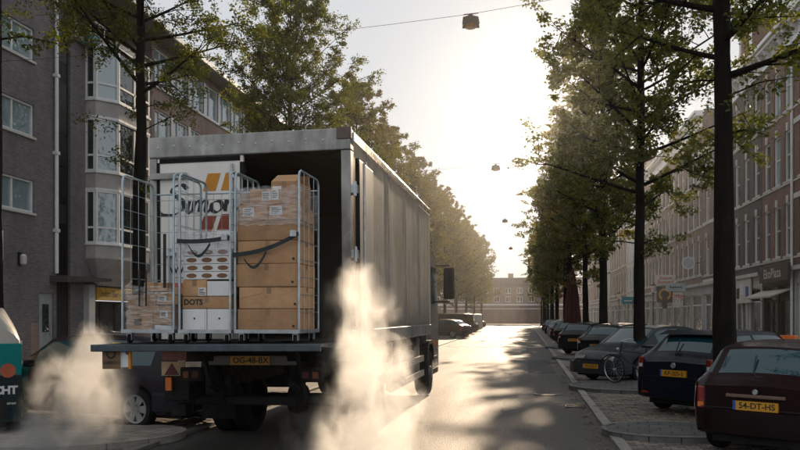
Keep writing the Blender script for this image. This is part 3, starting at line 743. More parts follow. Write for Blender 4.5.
# shop under the bay
m2 = MB()
for s in (30.2, 31.25, 32.45, 33.65, 34.12): m2.bx(FL - .5, FL - .4, s, s + .08, .1, 2.4)
m2.bx(FL - .5, FL - .4, 30.28, 34.12, 2.32, 2.4); m2.bx(FL - .5, FL - .4, 30.28, 34.12, .9, .96); m2.bx(FL - .5, FL - .4, 30.28, 34.12, .1, .2)
f = m2.build('shop_front', MT['dark_trim'], by, origin=org)
m2 = MB(); m2.quad((FL - .45, 30.2, .1), (FL - .45, 34.2, .1), (FL - .45, 34.2, 2.4), (FL - .45, 30.2, 2.4)); m2.build('pane', MT['shop_glass'], f, origin=org)
for i in (0, 1): m2 = MB(); m2.bx(FL - .05, FL + .25, [29.3, 34.25][i], [29.75, 34.6][i], 0, 3.04); m2.build('pillar', MT['plaster_grey'], by, origin=org)
ys = thing('shop_sign', 'yellow shop sign with dark lettering under the bay windows', 'sign', (FL + .02, 32.2, 2.42))
MB().bx(-.05, .06, -2.0, 2.0, 0, .55).build('board', mat('sign_ochre', (.52, .31, .045), .6), ys, bevel=.01)
put('lettering', text_mesh('Indian Bar - Food & Bar', .36, MT['ink'], .1, .004), ys, (.064, 0, .28), (R(90), 0, R(90)))
ac = thing('vent_box', 'teal box fixed high at the corner of the bay windows', 'box', (FL + .3, 29.25, 12.9))
MB().bx(-.25, .3, -.3, .15, 0, .35).build('casing', teal_p, ac, bevel=.02)
MB().bx(-.3, .3, -.305, -.3, .08, .12).build('slot', MT['black'], ac)

# ribbon-window building further along
org = (FL, 44.6, 0)
rb = thing('apartment_block', 'warm brick block with long white ribbon windows behind the truck', 'building', org, 0, GL)
holes = []
for zb, zt in ((4.6, 6.4), (7.4, 9.2), (10.2, 12.0), (13.2, 15.0)):
    for k in range(9): holes.append((35.5 + k * 2.05, 35.5 + k * 2.05 + 1.75, zb, zt))
mb = MB(); facade(mb, fnL, 35.2, 54, 0, 15.4, holes, .2); mb.quad((FL, 54, 0), (FL - 9, 54, 0), (FL - 9, 54, 15.4), (FL, 54, 15.4)); mb.build('wall', MT['brick_warm'], rb, origin=org)
for a, b, za, zb in holes: window(rb, -1, (0, a - org[1], za), b - a, zb - za, 'pair', 'white_trim', 'glass_bright', False, False)
WPM = MB().bx(-.06, .03, -.14, .14, 0, 1.8).mesh('white_panel', MT['white_trim'])
for z in (4.6, 7.4, 10.2, 13.2):
    m2 = MB(); m2.bx(FL - .02, FL + .09, 35.22, 53.98, z - .16, z - .04); m2.build('sill_band', MT['white_trim'], rb, origin=org)
    for k in range(8): put('white_panel', WPM, rb, (0, 35.5 + k * 2.05 + 1.9 - org[1], z))
m2 = MB(); m2.prism([(FL + .9, 15.35), (FL + .9, 15.65), (FL - 6, 18.2), (FL - 6, 15.35)], 35.2, 54.4, lambda a, b, h: (a, h, b)); m2.build('roof', MT['soffit'], rb, origin=org)
m2 = MB(); m2.bx(FL + .9, FL + 1.02, 35.2, 54.4, 15.4, 15.64); m2.build('gutter', MT['white_trim'], rb, origin=org)
for yy in (38.6, 41.2):
    m2 = MB(); m2.tube([(FL, yy, 9.6), (FL + .45, yy, 9.6), (FL + .45, yy, 10.3)], .035, 6); m2.build('bracket', MT['steel'], rb, origin=org)
row_house('row_house', 'pale plastered house behind the trees on the left, past the warm brick block', -1, FL, 57, 74, 14.2, 'plaster', ROW3, 7, 1.2, GL, nshop=4)
row_house('row_house', 'brown brick house behind the far trees on the left', -1, FL, 74.1, 104, 14.6, 'brick_brown', ROW3, 11, 1.2, GL, nshop=5)
row_house('row_house', 'farthest pale house at the end of the left row', -1, FL, 104.1, 150, 14.0, 'plaster', ROW3, 14, 1.2, GL, nshop=6)

# building that closes the street
org = (-2, 176, 0)
en = thing('end_building', 'brick building closing the far end of the street', 'building', org)
hol = [(-20 + k * 2.6, -18.7 + k * 2.6, z, z + 1.3) for k in range(15) for z in (4.9, 6.8)]
fe = lambda s, z, d_: (s, 176 + d_, z)
mb = MB(); facade(mb, fe, -22, 20, 0, 8.6, hol, .25); mb.build('wall', MT['brick_brown'], en, origin=org)
wf = MB().bx(0, 1.3, .12, .2, 0, .1).bx(0, 1.3, .12, .2, 1.2, 1.3).bx(0, .1, .12, .2, .1, 1.2).bx(1.2, 1.3, .12, .2, .1, 1.2).bx(.6, .7, .12, .2, .1, 1.2).mesh('window', MT['white_trim'])
wp = MB().quad((.1, .17, .1), (1.2, .17, .1), (1.2, .17, 1.2), (.1, .17, 1.2)).mesh('pane', MT['glass'])
for a, b, za, zb in hol:
    w_ = put('window', wf, en, (a + 2, 0, za)); put('pane', wp, w_)
m2 = MB(); m2.prism([(-22.3, 8.6), (20.3, 8.6), (16, 10.4), (-18, 10.4)], 175.7, 186, lambda a, b, h: (a, h, b)); m2.build('roof', MT['roof_tile'], en, origin=org)
m2 = MB(); m2.bx(-3.8, -2.6, 176.6, 177.6, 9, 11.4); m2.build('chimney', MT['brick_warm'], en, origin=org)
m2 = MB(); m2.bx(-22, 20, 175.8, 176.2, 4.1, 4.5); m2.build('stone_band', MT['stone_white'], en, origin=org)
gw = thing('garden_wall', 'low brown wall across the far end of the street', 'wall', (-2, 168, 0))
MB().bx(-16, 16, 0, .4, 0, 3.2).build('wall', MT['brick_brown'], gw)
MB().bx(-16.1, 16.1, -.1, .5, 3.2, 3.4).build('coping', MT['stone_white'], gw)
# ------------------------------------------------------------------ truck
TX, TY, TROT = -3.405, 9.25, R(-0.7)
truck = thing('delivery_truck', 'grey box truck seen from behind with its tail lift raised and right door open', 'truck', (TX, TY, 0), TROT)
truck.rotation_euler.y = R(-0.5)
BED, TOP, HW, LEN = 1.44, 4.03, 1.315, 7.2
MT['side'] = curtain_mat()
MT['door_white'] = mat('truck_door_white', (0.84, 0.81, 0.76), 0.45, var=(2.2, 0.10), stretch=(1, 1, .3))
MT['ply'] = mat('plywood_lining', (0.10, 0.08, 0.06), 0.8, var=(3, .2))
MT['platform'] = mat('lift_platform', (0.075, 0.095, 0.11), 0.5, 0.5, var=(6, .3), bmp=(60, .5))
def tp(name, fn, m, parent=truck, **k):
    mb = MB(); fn(mb); return mb.build(name, m, parent, **k)
# box body
tp('side_panel', lambda b: b.bx(HW - .04, HW, .16, LEN, BED + .10, TOP - .10), MT['side'])
tp('side_panel', lambda b: b.bx(-HW, -HW + .04, .16, LEN, BED + .10, TOP - .10), MT['side'])
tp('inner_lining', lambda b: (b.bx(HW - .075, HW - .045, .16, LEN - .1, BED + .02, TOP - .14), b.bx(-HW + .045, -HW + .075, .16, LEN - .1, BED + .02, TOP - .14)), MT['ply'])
tp('front_wall', lambda b: b.bx(-HW, HW, LEN + .002, LEN + .06, BED, TOP), MT['door_white'])
tp('roof', lambda b: b.bx(-HW + .03, HW - .03, .1, LEN, TOP - .07, TOP - .02), mat('truck_roof', (.55, .54, .5), .4, .2))
for s in (-1, 1):
    tp('top_rail', lambda b: b.bx(*sorted((s * (HW - .06), s * (HW + .022))), .14, LEN + .03, TOP - .13, TOP + .012), MT['alu_bright'], bevel=.02)
    tp('bottom_rail', lambda b: b.bx(*sorted((s * (HW - .06), s * (HW + .025))), .0, LEN + .03, BED - .09, BED + .12), MT['alu'], bevel=.012)
    tp('rear_post', lambda b: b.bx(*sorted((s * (HW - (.11 if s > 0 else .09)), s * (HW + .012))), -.02, .15, BED - .1, TOP - .25), MT['alu'], bevel=.012)
hdr = tp('rear_header', lambda b: b.bx(-HW - .014, HW + .014, -.03, .14, TOP - .25, TOP + .02), MT['alu'], bevel=.015)
rv = MB().lathe([(0, -.006), (.012, -.004), (.016, 0)], (0, 0, 0), (0, 1, 0), 8).mesh('rivet', MT['steel'], True)
for k in range(12): put('rivet', rv, hdr, (-1.2 + k * 2.4 / 11, -.031, TOP - .12 + (k % 2) * .02))
tp('corner_cap', lambda b: b.bx(HW - .16, HW + .026, -.045, .02, TOP - .12, TOP + .03), mat('corner_cap', (.12, .09, .07), .6), hdr, bevel=.01)
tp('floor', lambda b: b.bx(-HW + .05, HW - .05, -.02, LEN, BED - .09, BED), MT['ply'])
# side door-gear: vertical battens on the near end of the right side
for y in (.9, 2.5, 4.1, 5.7):
    tp('side_batten', lambda b: b.bx(HW + .001, HW + .010, y, y + .035, BED + .13, TOP - .14), MT['alu'])
# left door, closed, with its lettering
dl = tp('left_door', lambda b: b.bx(-HW + .095, -.06, -.012, .04, BED + .02, TOP - .255), MT['door_white'], bevel=.008)
tp('door_seal', lambda b: (b.bx(-HW + .092, -HW + .13, -.022, .02, BED + .02, TOP - .31), b.bx(-.10, -.045, -.024, .05, BED + .02, TOP - .34), b.bx(-HW + .13, -.10, -.02, .02, TOP - .32, TOP - .26)), MT['rubber'], dl)
tp('lock_bar', lambda b: (b.tube([(-.20, -.04, BED + .05), (-.20, -.04, TOP - .36)], .016, 8), b.box((-.20, -.035, TOP - .5), (.07, .04, .08)), b.box((-.20, -.035, 2.3), (.07, .05, .14))), MT['steel'], dl)
tp('lock_bar', lambda b: (b.tube([(-HW + .26, -.04, BED + .05), (-HW + .26, -.04, 2.62)], .016, 8), b.box((-HW + .26, -.035, 2.55), (.16, .05, .05))), MT['steel'], dl)
tp('door_rail', lambda b: b.bx(-HW + .02, -.80, -.07, -.03, 3.50, 3.58), MT['alu'], dl, bevel=.008)
# script lettering "Simon": broad-nib strokes
def cat(pts, n=8):
    P = [Vector((p[0], p[1])) for p in pts]; P = [P[0] * 2 - P[1]] + P + [P[-1] * 2 - P[-2]]; out = []
    for i in range(1, len(P) - 2):
        for k in range(n):
            t = k / n; a, b, c, d_ = P[i - 1:i + 3]
            out.append(.5 * (2 * b + (c - a) * t + (2 * a - 5 * b + 4 * c - d_) * t * t + (3 * b - a - 3 * c + d_) * t ** 3))
    return out + [P[-2]]
def pen(mb, pts, w=.052, thin=.012, ang=R(35), y=0.0):
    C = cat(pts); nib = Vector((math.cos(ang), math.sin(ang)))
    L_, R_ = [], []
    for i, p in enumerate(C):
        t = (C[min(i + 1, len(C) - 1)] - C[max(i - 1, 0)]).normalized(); nn = Vector((-t.y, t.x))
        ww = thin + (w - thin) * abs(nn.dot(nib)); L_.append(p + nn * ww); R_.append(p - nn * ww)
    o = len(mb.v); n = len(C)
    mb.v += [(q.x, y, q.y) for q in L_] + [(q.x, y, q.y) for q in R_]
    for i in range(n - 1): mb.f.append((o + i, o + i + 1, o + n + i + 1, o + n + i)); mb.m.append(0)
S_ = [(.33, .53), (.27, .60), (.17, .58), (.13, .50), (.19, .41), (.27, .32), (.27, .20), (.15, .11), (0.0, .11), (-.06, .16)]
I_ = [(.36, .33), (.33, .18), (.36, .13), (.41, .2)]
M_ = [(.42, .33), (.40, .14)], [(.405, .22), (.46, .32), (.50, .30), (.48, .14)], [(.485, .22), (.54, .32), (.58, .30), (.565, .17), (.60, .14), (.64, .2)]
O_ = [(.72, .32), (.65, .27), (.65, .17), (.71, .13), (.78, .19), (.77, .29), (.72, .32)]
N_ = [(.84, .33), (.82, .14)], [(.825, .22), (.88, .32), (.93, .30), (.91, .17), (.94, .13), (1.0, .2)]
for k, strokes in enumerate(([S_], [I_, [(.375, .44), (.385, .455)]], M_, [O_], N_)):
    mb = MB()
    for q, s_ in enumerate(strokes): pen(mb, s_, .034 if k == 0 else .029, .007, y=-.0004 * q)
    o = mb.build('letter', MT['ink'], dl); o.location = (-1.15, -.0165, 2.97); o.scale = (1.03, 1, .76)
ob_, rb_ = mat('print_orange', (.62, .25, .015), .5), mat('print_brick_red', (.30, .055, .02), .5)
for k, (x, z, w, h, m) in enumerate(((-.60, 3.34, .17, .22, ob_), (-.36, 3.34, .17, .22, ob_), (-.66, 2.82, .17, .20, rb_), (-.42, 2.84, .17, .20, rb_))):
    tp('print_bar', lambda b: b.prism([(x, z), (x + w, z), (x + w + .07, z + h), (x + .07, z + h)], -.0165, -.015, lambda a, c, hh: (a, hh, c)), m, dl)
put('lettering', text_mesh('www.simon', .17, MT['ink'], 0, .002, 'LEFT'), dl, (-1.06, -.0165, 2.36), (R(90), 0, 0))
tp('hazard_plate', lambda b: (b.bx(-1.09, -.88, -.022, -.013, 1.86, 2.18)), mat('print_red_orange', (.7, .10, .02), .4), dl)
tp('hazard_plate_mark', lambda b: (b.bx(-1.03, -.94, -.026, -.0225, 1.9, 2.1)), ob_, dl)
# right door folded right round against the side
dr = tp('right_door', lambda b: b.bx(HW + .05, HW + .085, .12, .98, BED + .02, TOP - .34), mat('door_inner', (.40, .37, .33), .5, var=(2, .2), stretch=(1, 1, .3)), bevel=.008)
tp('door_seal', lambda b: (b.bx(HW + .045, HW + .095, .08, .12, BED + .02, TOP - .34),), MT['rubber'], dr)
tp('lock_bar', lambda b: b.tube([(HW + .11, .3, BED + .05), (HW + .11, .3, TOP - .36)], .016, 8), MT['steel'], dr)
for z in (1.7, 2.5, 3.3):
    tp('hinge', lambda b: (b.box((HW + .04, .06, z), (.10, .14, .10)), b.tube([(HW + .06, .0, z - .09), (HW + .06, .0, z + .09)], .022, 8)), MT['steel'], dr)
# tail lift
lift = tp('lift_platform', lambda b: b.prism([(-1.36, BED + .0), (-1.36, BED - .025), (-.03, BED - .12), (-.03, BED + .0)], -HW, HW, lambda a, z, h: (h, a, z)), MT['platform'])
tp('platform_lip', lambda b: b.bx(-HW - .004, HW + .004, -1.40, -1.362, BED - .075, BED + .004), MT['platform'], lift, bevel=.01)
for k in range(3):
    tp('platform_rib', lambda b: b.bx(-1.2 + k * .9, -.55 + k * .9, -1.1, -.3, BED + .001, BED + .006), MT['chassis'], lift)
for s in (-.55, .55):
    tp('lift_arm', lambda b: (b.prism([(-.05, BED - .14), (.12, BED - .14), (.55, .62), (.36, .60)], s - .06, s + .06, lambda a, z, h: (h, a, z)), b.tube([(s, .0, .9), (s, .5, .72)], .045, 10)), MT['chassis'])
    tp('lift_cylinder', lambda b: b.tube([(s * .75, .05, 1.2), (s * .75, .7, .72)], .05, 10), MT['chassis'])
tp('lift_beam', lambda b: b.bx(-1.05, 1.05, .42, .56, .58, .70), MT['chassis'], bevel=.02)
# flags under the platform corner
fl = tp('warning_flag', lambda b: b.bx(-HW + .10, -HW + .31, -1.33, -1.322, BED - .27, BED - .03), mat('flag_brown', (.20, .115, .055), .7), lift)
tp('flag_logo', lambda b: b.lathe([(.035, 0), (.06, 0)], (-HW + .205, -1.3315, BED - .10), (0, 1, 0), 18), MT['ink'], fl)
put('lettering', text_mesh('LAMBOO', .05, MT['ink'], 0, .001), fl, (-HW + .205, -1.3315, BED - .20), (R(90), 0, 0))
tp('warning_flag', lambda b: b.prism([(-HW + .30, BED - .04), (-HW + .40, BED - .12), (-HW + .40, BED - .25), (-HW + .31, BED - .25)], -1.31, -1.305, lambda a, z, h: (a, h, z)), MT['white_card'], lift)
tp('flag_post', lambda b: b.bx(-HW + .40, -HW + .43, -1.31, -1.28, BED - .27, BED - .03), ob_, lift)
MT['lens_dirty_red'] = mat('lens_dirty_red', (.10, .012, .008), .5); MT['lens_dirty_amber'] = mat('lens_dirty_amber', (.25, .07, .012), .5)
# rear light beam and plate
tp('light_beam', lambda b: b.bx(-.56, .60, .02, .12, 1.13, 1.25), mat('light_beam', (.16, .15, .13), .6), bevel=.01)
pl = tp('number_plate', lambda b: b.bx(-.26, .26, .004, .016, 1.135, 1.245), MT['plate'])
put('lettering', text_mesh('OG-48-BX', .105, MT['ink'], 0, .002), pl, (0.01, .0, 1.19), (R(90), 0, 0))
tp('beam_strip', lambda b: b.bx(-.3, .35, .1, .11, 1.30, 1.325), mat('strip_yellow', (.3, .17, .03), .5), truck)
for s in (-1, 1):
    c_ = tp('tail_light', lambda b: b.bx(*sorted((s * .66, s * .94)), .0, .12, .92, 1.10), MT['chassis'], bevel=.015)
    tp('red_lens', lambda b: b.bx(*sorted((s * .69, s * .77)), -.012, -.001, .97, 1.05), MT['lens_dirty_red'], c_)
    tp('amber_lens', lambda b: b.bx(*sorted((s * .82, s * .89)), -.012, -.001, .97, 1.05), MT['lens_dirty_amber'], c_)
    tp('mudguard', lambda b: b.prism([(1.30, .72), (1.30, 1.08), (1.55, 1.22), (2.5, 1.22), (2.75, 1.02), (2.68, 1.0), (2.48, 1.16), (1.6, 1.16), (1.38, 1.04), (1.34, .72)], s * .70, s * 1.24, lambda a, z, h: (h, a, z)), MT['chassis'])
    tp('mud_flap', lambda b: b.bx(*sorted((s * .72, s * 1.22)), 1.28, 1.30, .28, .80), MT['rubber'])
    tp('underrun_end', lambda b: b.bx(*sorted((s * 1.0, s * 1.2)), .28, .56, .45, .60), MT['chassis'])
    tp('chassis_rail', lambda b: b.bx(*sorted((s * .38, s * .46)), .3, 9.2, .84, 1.12), MT['chassis'])
# left storage box with the triangle board and lamp
bx_ = tp('tool_box', lambda b: b.bx(-1.22, -.86, .10, .62, .66, .98), MT['chassis'], bevel=.02)
tb = tp('marker_board', lambda b: b.bx(-1.22, -.9, .06, .075, .99, 1.17), mat('marker_cream', (.52, .36, .2), .6))
tp('marker_triangle', lambda b: b.prism([(-1.18, 1.0), (-.98, 1.0), (-1.08, 1.15)], .05, .058, lambda a, z, h: (a, h, z)), MT['lens_dirty_red'], tb)
tp('marker_lamp', lambda b: b.bx(-1.16, -1.08, .04, .08, .80, .97), MT['amber'], tb)
tp('reflector_bar', lambda b: b.bx(-1.22, -.88, .07, .1, 1.19, 1.30), mat('reflector_red', (.22, .04, .015), .3), tb)
# axles and wheels
def truck_wheel(x, y, w, s, dual=False):
    prof = [(.30, -w / 2), (.44, -w / 2), (.485, -w / 2 + .03), (.495, -w / 4), (.495, w / 4), (.485, w / 2 - .03), (.44, w / 2), (.30, w / 2)]
    mb = MB(); mb.lathe(prof, (x, y, .495), (s, 0, 0), 32)
    if dual:
        mb.lathe(prof, (x - s * (w + .05), y, .495), (s, 0, 0), 32)
    wh = mb.build('wheel', MT['rubber'], truck, smooth=True)
    q = w / 2
    tp('rim', lambda b: b.lathe([(.305, q - .02), (.27, q - .01), (.26, q - .09), (.16, q - .10), (.13, q + .02), (.08, q + .04), (0, q + .04)], (x, y, .495), (s, 0, 0), 24), mat('truck_rim', (.16, .16, .16), .5, .4), wh, smooth=True)
    return wh
for s in (-1, 1):
    truck_wheel(s * 1.10, 2.02, .27, s, True); truck_wheel(s * 1.09, 7.75, .30, s)
tp('axle', lambda b: (b.tube([(-1, 2.02, .5), (1, 2.02, .5)], .09, 8), b.lathe([(0, -.2), (.2, -.12), (.24, 0), (.2, .12), (0, .2)], (0, 2.02, .5), (1, 0, 0), 14)), MT['chassis'])
tp('axle', lambda b: b.tube([(-1, 7.75, .5), (1, 7.75, .5)], .08, 8), MT['chassis'])
# side gear on the right: rails, tank, battery box
for s in (-1, 1):
    tp('side_guard', lambda b: (b.bx(*sorted((s * 1.20, s * 1.24)), 3.0, 6.8, .50, .62), b.bx(*sorted((s * 1.20, s * 1.24)), 3.0, 6.8, .80, .92), b.bx(*sorted((s * 1.1, s * 1.2)), 3.3, 3.4, .5, 1.3), b.bx(*sorted((s * 1.1, s * 1.2)), 6.3, 6.4, .5, 1.3)), MT['alu'])
tp('fuel_tank', lambda b: b.bx(.62, 1.17, 4.6, 6.2, .50, 1.06), mat('tank', (.20, .2, .2), .4, .6), bevel=.08)
tp('battery_box', lambda b: b.bx(-1.17, -.62, 3.6, 5.2, .52, 1.02), MT['chassis'], bevel=.04)
tp('under_frame', lambda b: b.bx(-1.15, 1.15, .6, LEN, 1.14, 1.34), MT['chassis'])
# cab
cb = mat('cab_paint', (.16, .15, .14), .35, coat=.5)
def cabf(b):
    pr = [(7.42, .95), (7.42, 3.05), (7.7, 3.2), (9.0, 3.15), (9.45, 2.3), (9.55, 1.6), (9.58, .55), (8.35, .55), (8.28, .98), (8.05, 1.12), (7.45, 1.12)]
    b.prism(pr, -1.20, 1.20, lambda a, z, h: (h, a, z))
cab = tp('cab', cabf, cb, bevel=.04)
for s in (-1, 1):
    dd = tp('cab_door', lambda b: b.prism([(8.05, 1.22), (9.36, .9), (9.4, 2.2), (9.05, 2.98), (8.05, 2.98)], *sorted((s * 1.201, s * 1.215)), lambda a, z, h: (h, a, z)), cb)
    tp('door_window', lambda b: b.prism([(8.15, 2.02), (9.3, 2.02), (9.0, 2.86), (8.15, 2.86)], *sorted((s * 1.216, s * 1.222)), lambda a, z, h: (h, a, z)), MT['car_glass'], dd)
    tp('mirror_arm', lambda b: (b.tube([(s * 1.19, 9.25, 2.95), (s * 1.52, 9.3, 2.95)], .022, 6), b.tube([(s * 1.19, 9.3, 2.08), (s * 1.52, 9.3, 2.08)], .022, 6)), MT['black'], cab)
    tp('mirror', lambda b: b.bx(*sorted((s * 1.38, s * 1.64)), 9.2, 9.33, 2.14, 2.9), MT['black'], cab, bevel=.04)
    tp('cab_step', lambda b: (b.bx(*sorted((s * 1.0, s * 1.22)), 8.4, 9.3, .40, .52), b.bx(*sorted((s * 1.05, s * 1.22)), 8.5, 9.2, .72, .80)), MT['chassis'], cab)
    tp('wheel_arch', lambda b: b.prism([(7.2, .75), (7.28, 1.05), (7.5, 1.2), (8.0, 1.2), (8.22, 1.05), (8.3, .75), (8.22, .75), (8.14, 1.0), (7.96, 1.12), (7.54, 1.12), (7.36, 1.0), (7.28, .75)], *sorted((s * .9, s * 1.26)), lambda a, z, h: (h, a, z)), MT['chassis'], cab)
    tp('marker_light', lambda b: b.bx(*sorted((s * 1.222, s * 1.26)), 8.9, 9.02, 1.05, 1.15), MT['amber'], cab)
tp('windscreen', lambda b: b.quad((-1.1, 9.53, 1.75), (1.1, 9.53, 1.75), (1.05, 9.10, 3.02), (-1.05, 9.10, 3.02)), MT['car_glass'], cab)
tp('dangling_hose', lambda b: b.tube([(-.95, .45, .7), (-.95, .40, .5), (-.82, .36, .46), (-.7, .4, .6)], .018, 6), MT['rubber'])

# ------------------------------------------------------------------ roll cages and parcels on the lift
def tw(x, y, z=0):   # truck coordinates to world
    c_, s_ = math.cos(TROT), math.sin(TROT)
    return (TX + x * c_ - y * s_, TY + x * s_ + y * c_, z)
BLUE = mat('galvanised_blue', (.42, .50, .53), .4, .7, var=(8, .2))
def roll_cage(label, x, y, w, d_, h, rz=0):
    t = thing('roll_cage', label, 'roll cage', tw(x, y, BED), TROT + rz, 'roll cages on the tail lift')
    z0 = .16
    tp('base', lambda b: (b.bx(-w / 2, w / 2, -d_ / 2, -d_ / 2 + .04, z0 - .04, z0), b.bx(-w / 2, w / 2, d_ / 2 - .04, d_ / 2, z0 - .04, z0), b.bx(-w / 2, -w / 2 + .04, -d_ / 2 + .04, d_ / 2 - .04, z0 - .04, z0), b.bx(w / 2 - .04, w / 2, -d_ / 2 + .04, d_ / 2 - .04, z0 - .04, z0), b.bx(-w / 2 + .04, w / 2 - .04, -d_ / 2 + .04, d_ / 2 - .04, z0 - .025, z0 - .008)), MT['steel'], t)
    for sx in (-1, 1):
        for sy in (-1, 1):
            cx, cyy = sx * (w / 2 - .07), sy * (d_ / 2 - .08)
            c_ = tp('castor', lambda b: b.lathe([(.015, -.016), (.05, -.016), (.055, 0), (.05, .016), (.015, .016)], (cx, cyy, .055), (1, 0, 0), 14, True), MT['rubber'], t, smooth=True)
            tp('fork', lambda b: (b.bx(cx - .03, cx - .022, cyy - .025, cyy + .03, .04, z0 - .04), b.bx(cx + .022, cx + .03, cyy - .025, cyy + .03, .04, z0 - .04), b.bx(cx - .03, cx + .03, cyy - .03, cyy + .03, z0 - .055, z0 - .04)), MT['steel'], c_)
    r_ = .0135
    for sx in (-1, 1):
        xx = sx * (w / 2 - .012); k = .07
        y0, y1 = -d_ / 2 + .015, d_ / 2 - .015
        pts = [(xx, y0, z0), (xx, y0, h - k), (xx, y0 + k * .3, h - k * .3), (xx, y0 + k, h), (xx, y1 - k, h), (xx, y1 - k * .3, h - k * .3), (xx, y1, h - k), (xx, y1, z0)]
        f = tp('side_frame', lambda b: b.tube(pts, r_, 8), BLUE, t, smooth=True)
        def grid(b):
            for q in range(1, 4): yy = y0 + (y1 - y0) * q / 4; b.tube([(xx, yy, z0), (xx, yy, h)], .0035, 4)
            nz = 9
            for q in range(1, nz): zz = z0 + (h - z0) * q / nz; b.tube([(xx, y0, zz), (xx, y1, zz)], .0035, 4)
        tp('wire_grid', grid, BLUE, f)
    def back(b):
        yy = d_ / 2 - .012
        b.tube([(-w / 2 + .015, yy, h - .12), (w / 2 - .015, yy, h - .12)], r_ * .8, 6); b.tube([(-w / 2 + .015, yy, z0 + .3), (w / 2 - .015, yy, z0 + .3)], r_ * .8, 6)
        for q in range(1, 6): xx = -w / 2 + w * q / 6; b.tube([(xx, yy, z0 + .02), (xx, yy, h - .12)], .0035, 4)
        for q in range(1, 9): zz = z0 + (h - z0) * q / 9; b.tube([(-w / 2 + .015, yy, zz), (w / 2 - .015, yy, zz)], .0035, 4)
    tp('back_grid', back, BLUE, t)
    return t
def strap(t, x0, x1, y, z, sag=.03, tail=True):
    def f(b):
        n = 10; vs = []
        for i in range(n + 1):
            u = i / n; xx = x0 + (x1 - x0) * u; zz = z[0] + (z[1] - z[0]) * u - sag * 4 * u * (1 - u)
            vs += [(xx, y - .004 * math.sin(u * 9), zz - .024), (xx, y - .004 * math.sin(u * 9), zz + .024)]
        b.add(vs, [(2 * i, 2 * i + 2, 2 * i + 3, 2 * i + 1) for i in range(n)])
        if tail:
            xt = x0 + .14; vs = []; m_ = 14
            for i in range(m_ + 1):
                u = i / m_; vs += [(xt + .26 * u, y - .02 - .015 * math.sin(u * 3), z[0] - .03 - .13 * math.sin(math.pi * u) + (z[1] - z[0]) * .35 * u), (xt + .26 * u + .008, y - .02 - .015 * math.sin(u * 3), z[0] - .065 - .13 * math.sin(math.pi * u) + (z[1] - z[0]) * .35 * u)]
            b.add(vs, [(2 * i, 2 * i + 2, 2 * i + 3, 2 * i + 1) for i in range(m_)])
    s_ = tp('strap', f, mat('webbing', (.02, .028, .032), .7), t)
    tp('buckle', lambda b: b.bx(x1 - .09, x1 - .02, y - .03, y + .012, z[1] - .035, z[1] + .035), MT['steel'], s_, bevel=.006)
Hc = 1.90
c1 = roll_cage('roll cage at the left with a few small parcels low down', -.74, -.86, .64, .74, Hc)
c2 = roll_cage('middle roll cage with white cartons and printed trays', -.075, -.84, .62, .74, Hc)
c3 = roll_cage('roll cage at the right filled high with brown cartons',   .635, -.80, .76, .74, Hc + .0, R(-1))
tp('hanging_strap', lambda b: (b.bx(.20, .235, -.392, -.386, .62, 1.22),), mat('webbing_black', (.015, .016, .02), .7), c1)
tp('hanging_strap', lambda b: (b.bx(-.10, -.08, -.382, -.376, .42, .82), b.bx(-.02, 0, -.382, -.376, .42, .82)), mat('webbing_black', (.015, .016, .02), .7), c1)
strap(c2, -.31, .31, -.40, (1.14, 1.17), .02)
strap(c3, -.38, .38, -.405, (.98, 1.20), .05)
def parcel(label, cage, x, y, z, w, d_, h, rz=0, m='card', tape=True, lab=(), text=None, cat='box', grp='parcels in the roll cages', flaps=False, name='cardboard_box'):
    M_ = Matrix.Rotation(cage.rotation_euler.z, 4, 'Z') @ Vector((x, y, 0))
    t = thing(name, label, cat, (cage.location.x + M_.x, cage.location.y + M_.y, cage.location.z + .152 + z), cage.rotation_euler.z + rz, grp)
    def body(b):
        b.bx(-w / 2, w / 2, -d_ / 2, d_ / 2, 0, h)
    tp('carton', body, MT[m], t, bevel=.006)
    if tape:
        tp('tape', lambda b: b.bx(-w / 2 - .0012, w / 2 + .0012, -.025, .025, h - .05, h + .0012), MT['tape'], t)
        tp('tape', lambda b: b.bx(-.025, .025, -d_ / 2 - .0012, -d_ / 2 + .02, h - .07, h + .001), MT['tape'], t)
    tp('seam', lambda b: b.bx(-w / 2 + .004, w / 2 - .004, -d_ / 2 - .0008, -d_ / 2 + .002, h * .5 - .0015, h * .5 + .0015) if h > .3 else b.bx(w / 2 - .02, w / 2 - .017, -d_ / 2 - .0008, -d_ / 2 + .002, .01, h - .01), MT['tape'], t)
    for (lx, lz, lw, lh) in lab:
        l_ = tp('paper_label', lambda b: b.bx(lx - lw / 2, lx + lw / 2, -d_ / 2 - .002, -d_ / 2 + .001, lz - lh / 2, lz + lh / 2), MT['label'], t)
        tp('print', lambda b: [b.bx(lx - lw * .4, lx + lw * rnd.uniform(.1, .4), -d_ / 2 - .003, -d_ / 2 - .0022, lz + lh * q - .004, lz + lh * q + .004) for q in (-.3, -.12, .08, .28)], MT['ink'], l_)
    if text:
        put('lettering', text_mesh(text[0], text[1], MT['ink'], 0, .003), t, (text[2], -d_ / 2 - .002, text[3]), (R(90), 0, 0))
    if flaps:
        tp('flap', lambda b: b.quad((-w / 2, -d_ / 2, h), (w / 2, -d_ / 2, h), (w / 2 - .02, -d_ / 2 + .16, h + .10), (-w / 2 + .02, -d_ / 2 + .16, h + .10)), MT['card'], t)
        tp('flap', lambda b: b.quad((-w / 2, d_ / 2, h), (w / 2, d_ / 2, h), (w / 2, d_ / 2 - .12, h + .12), (-w / 2, d_ / 2 - .12, h + .12)), MT['card'], t)
    return t
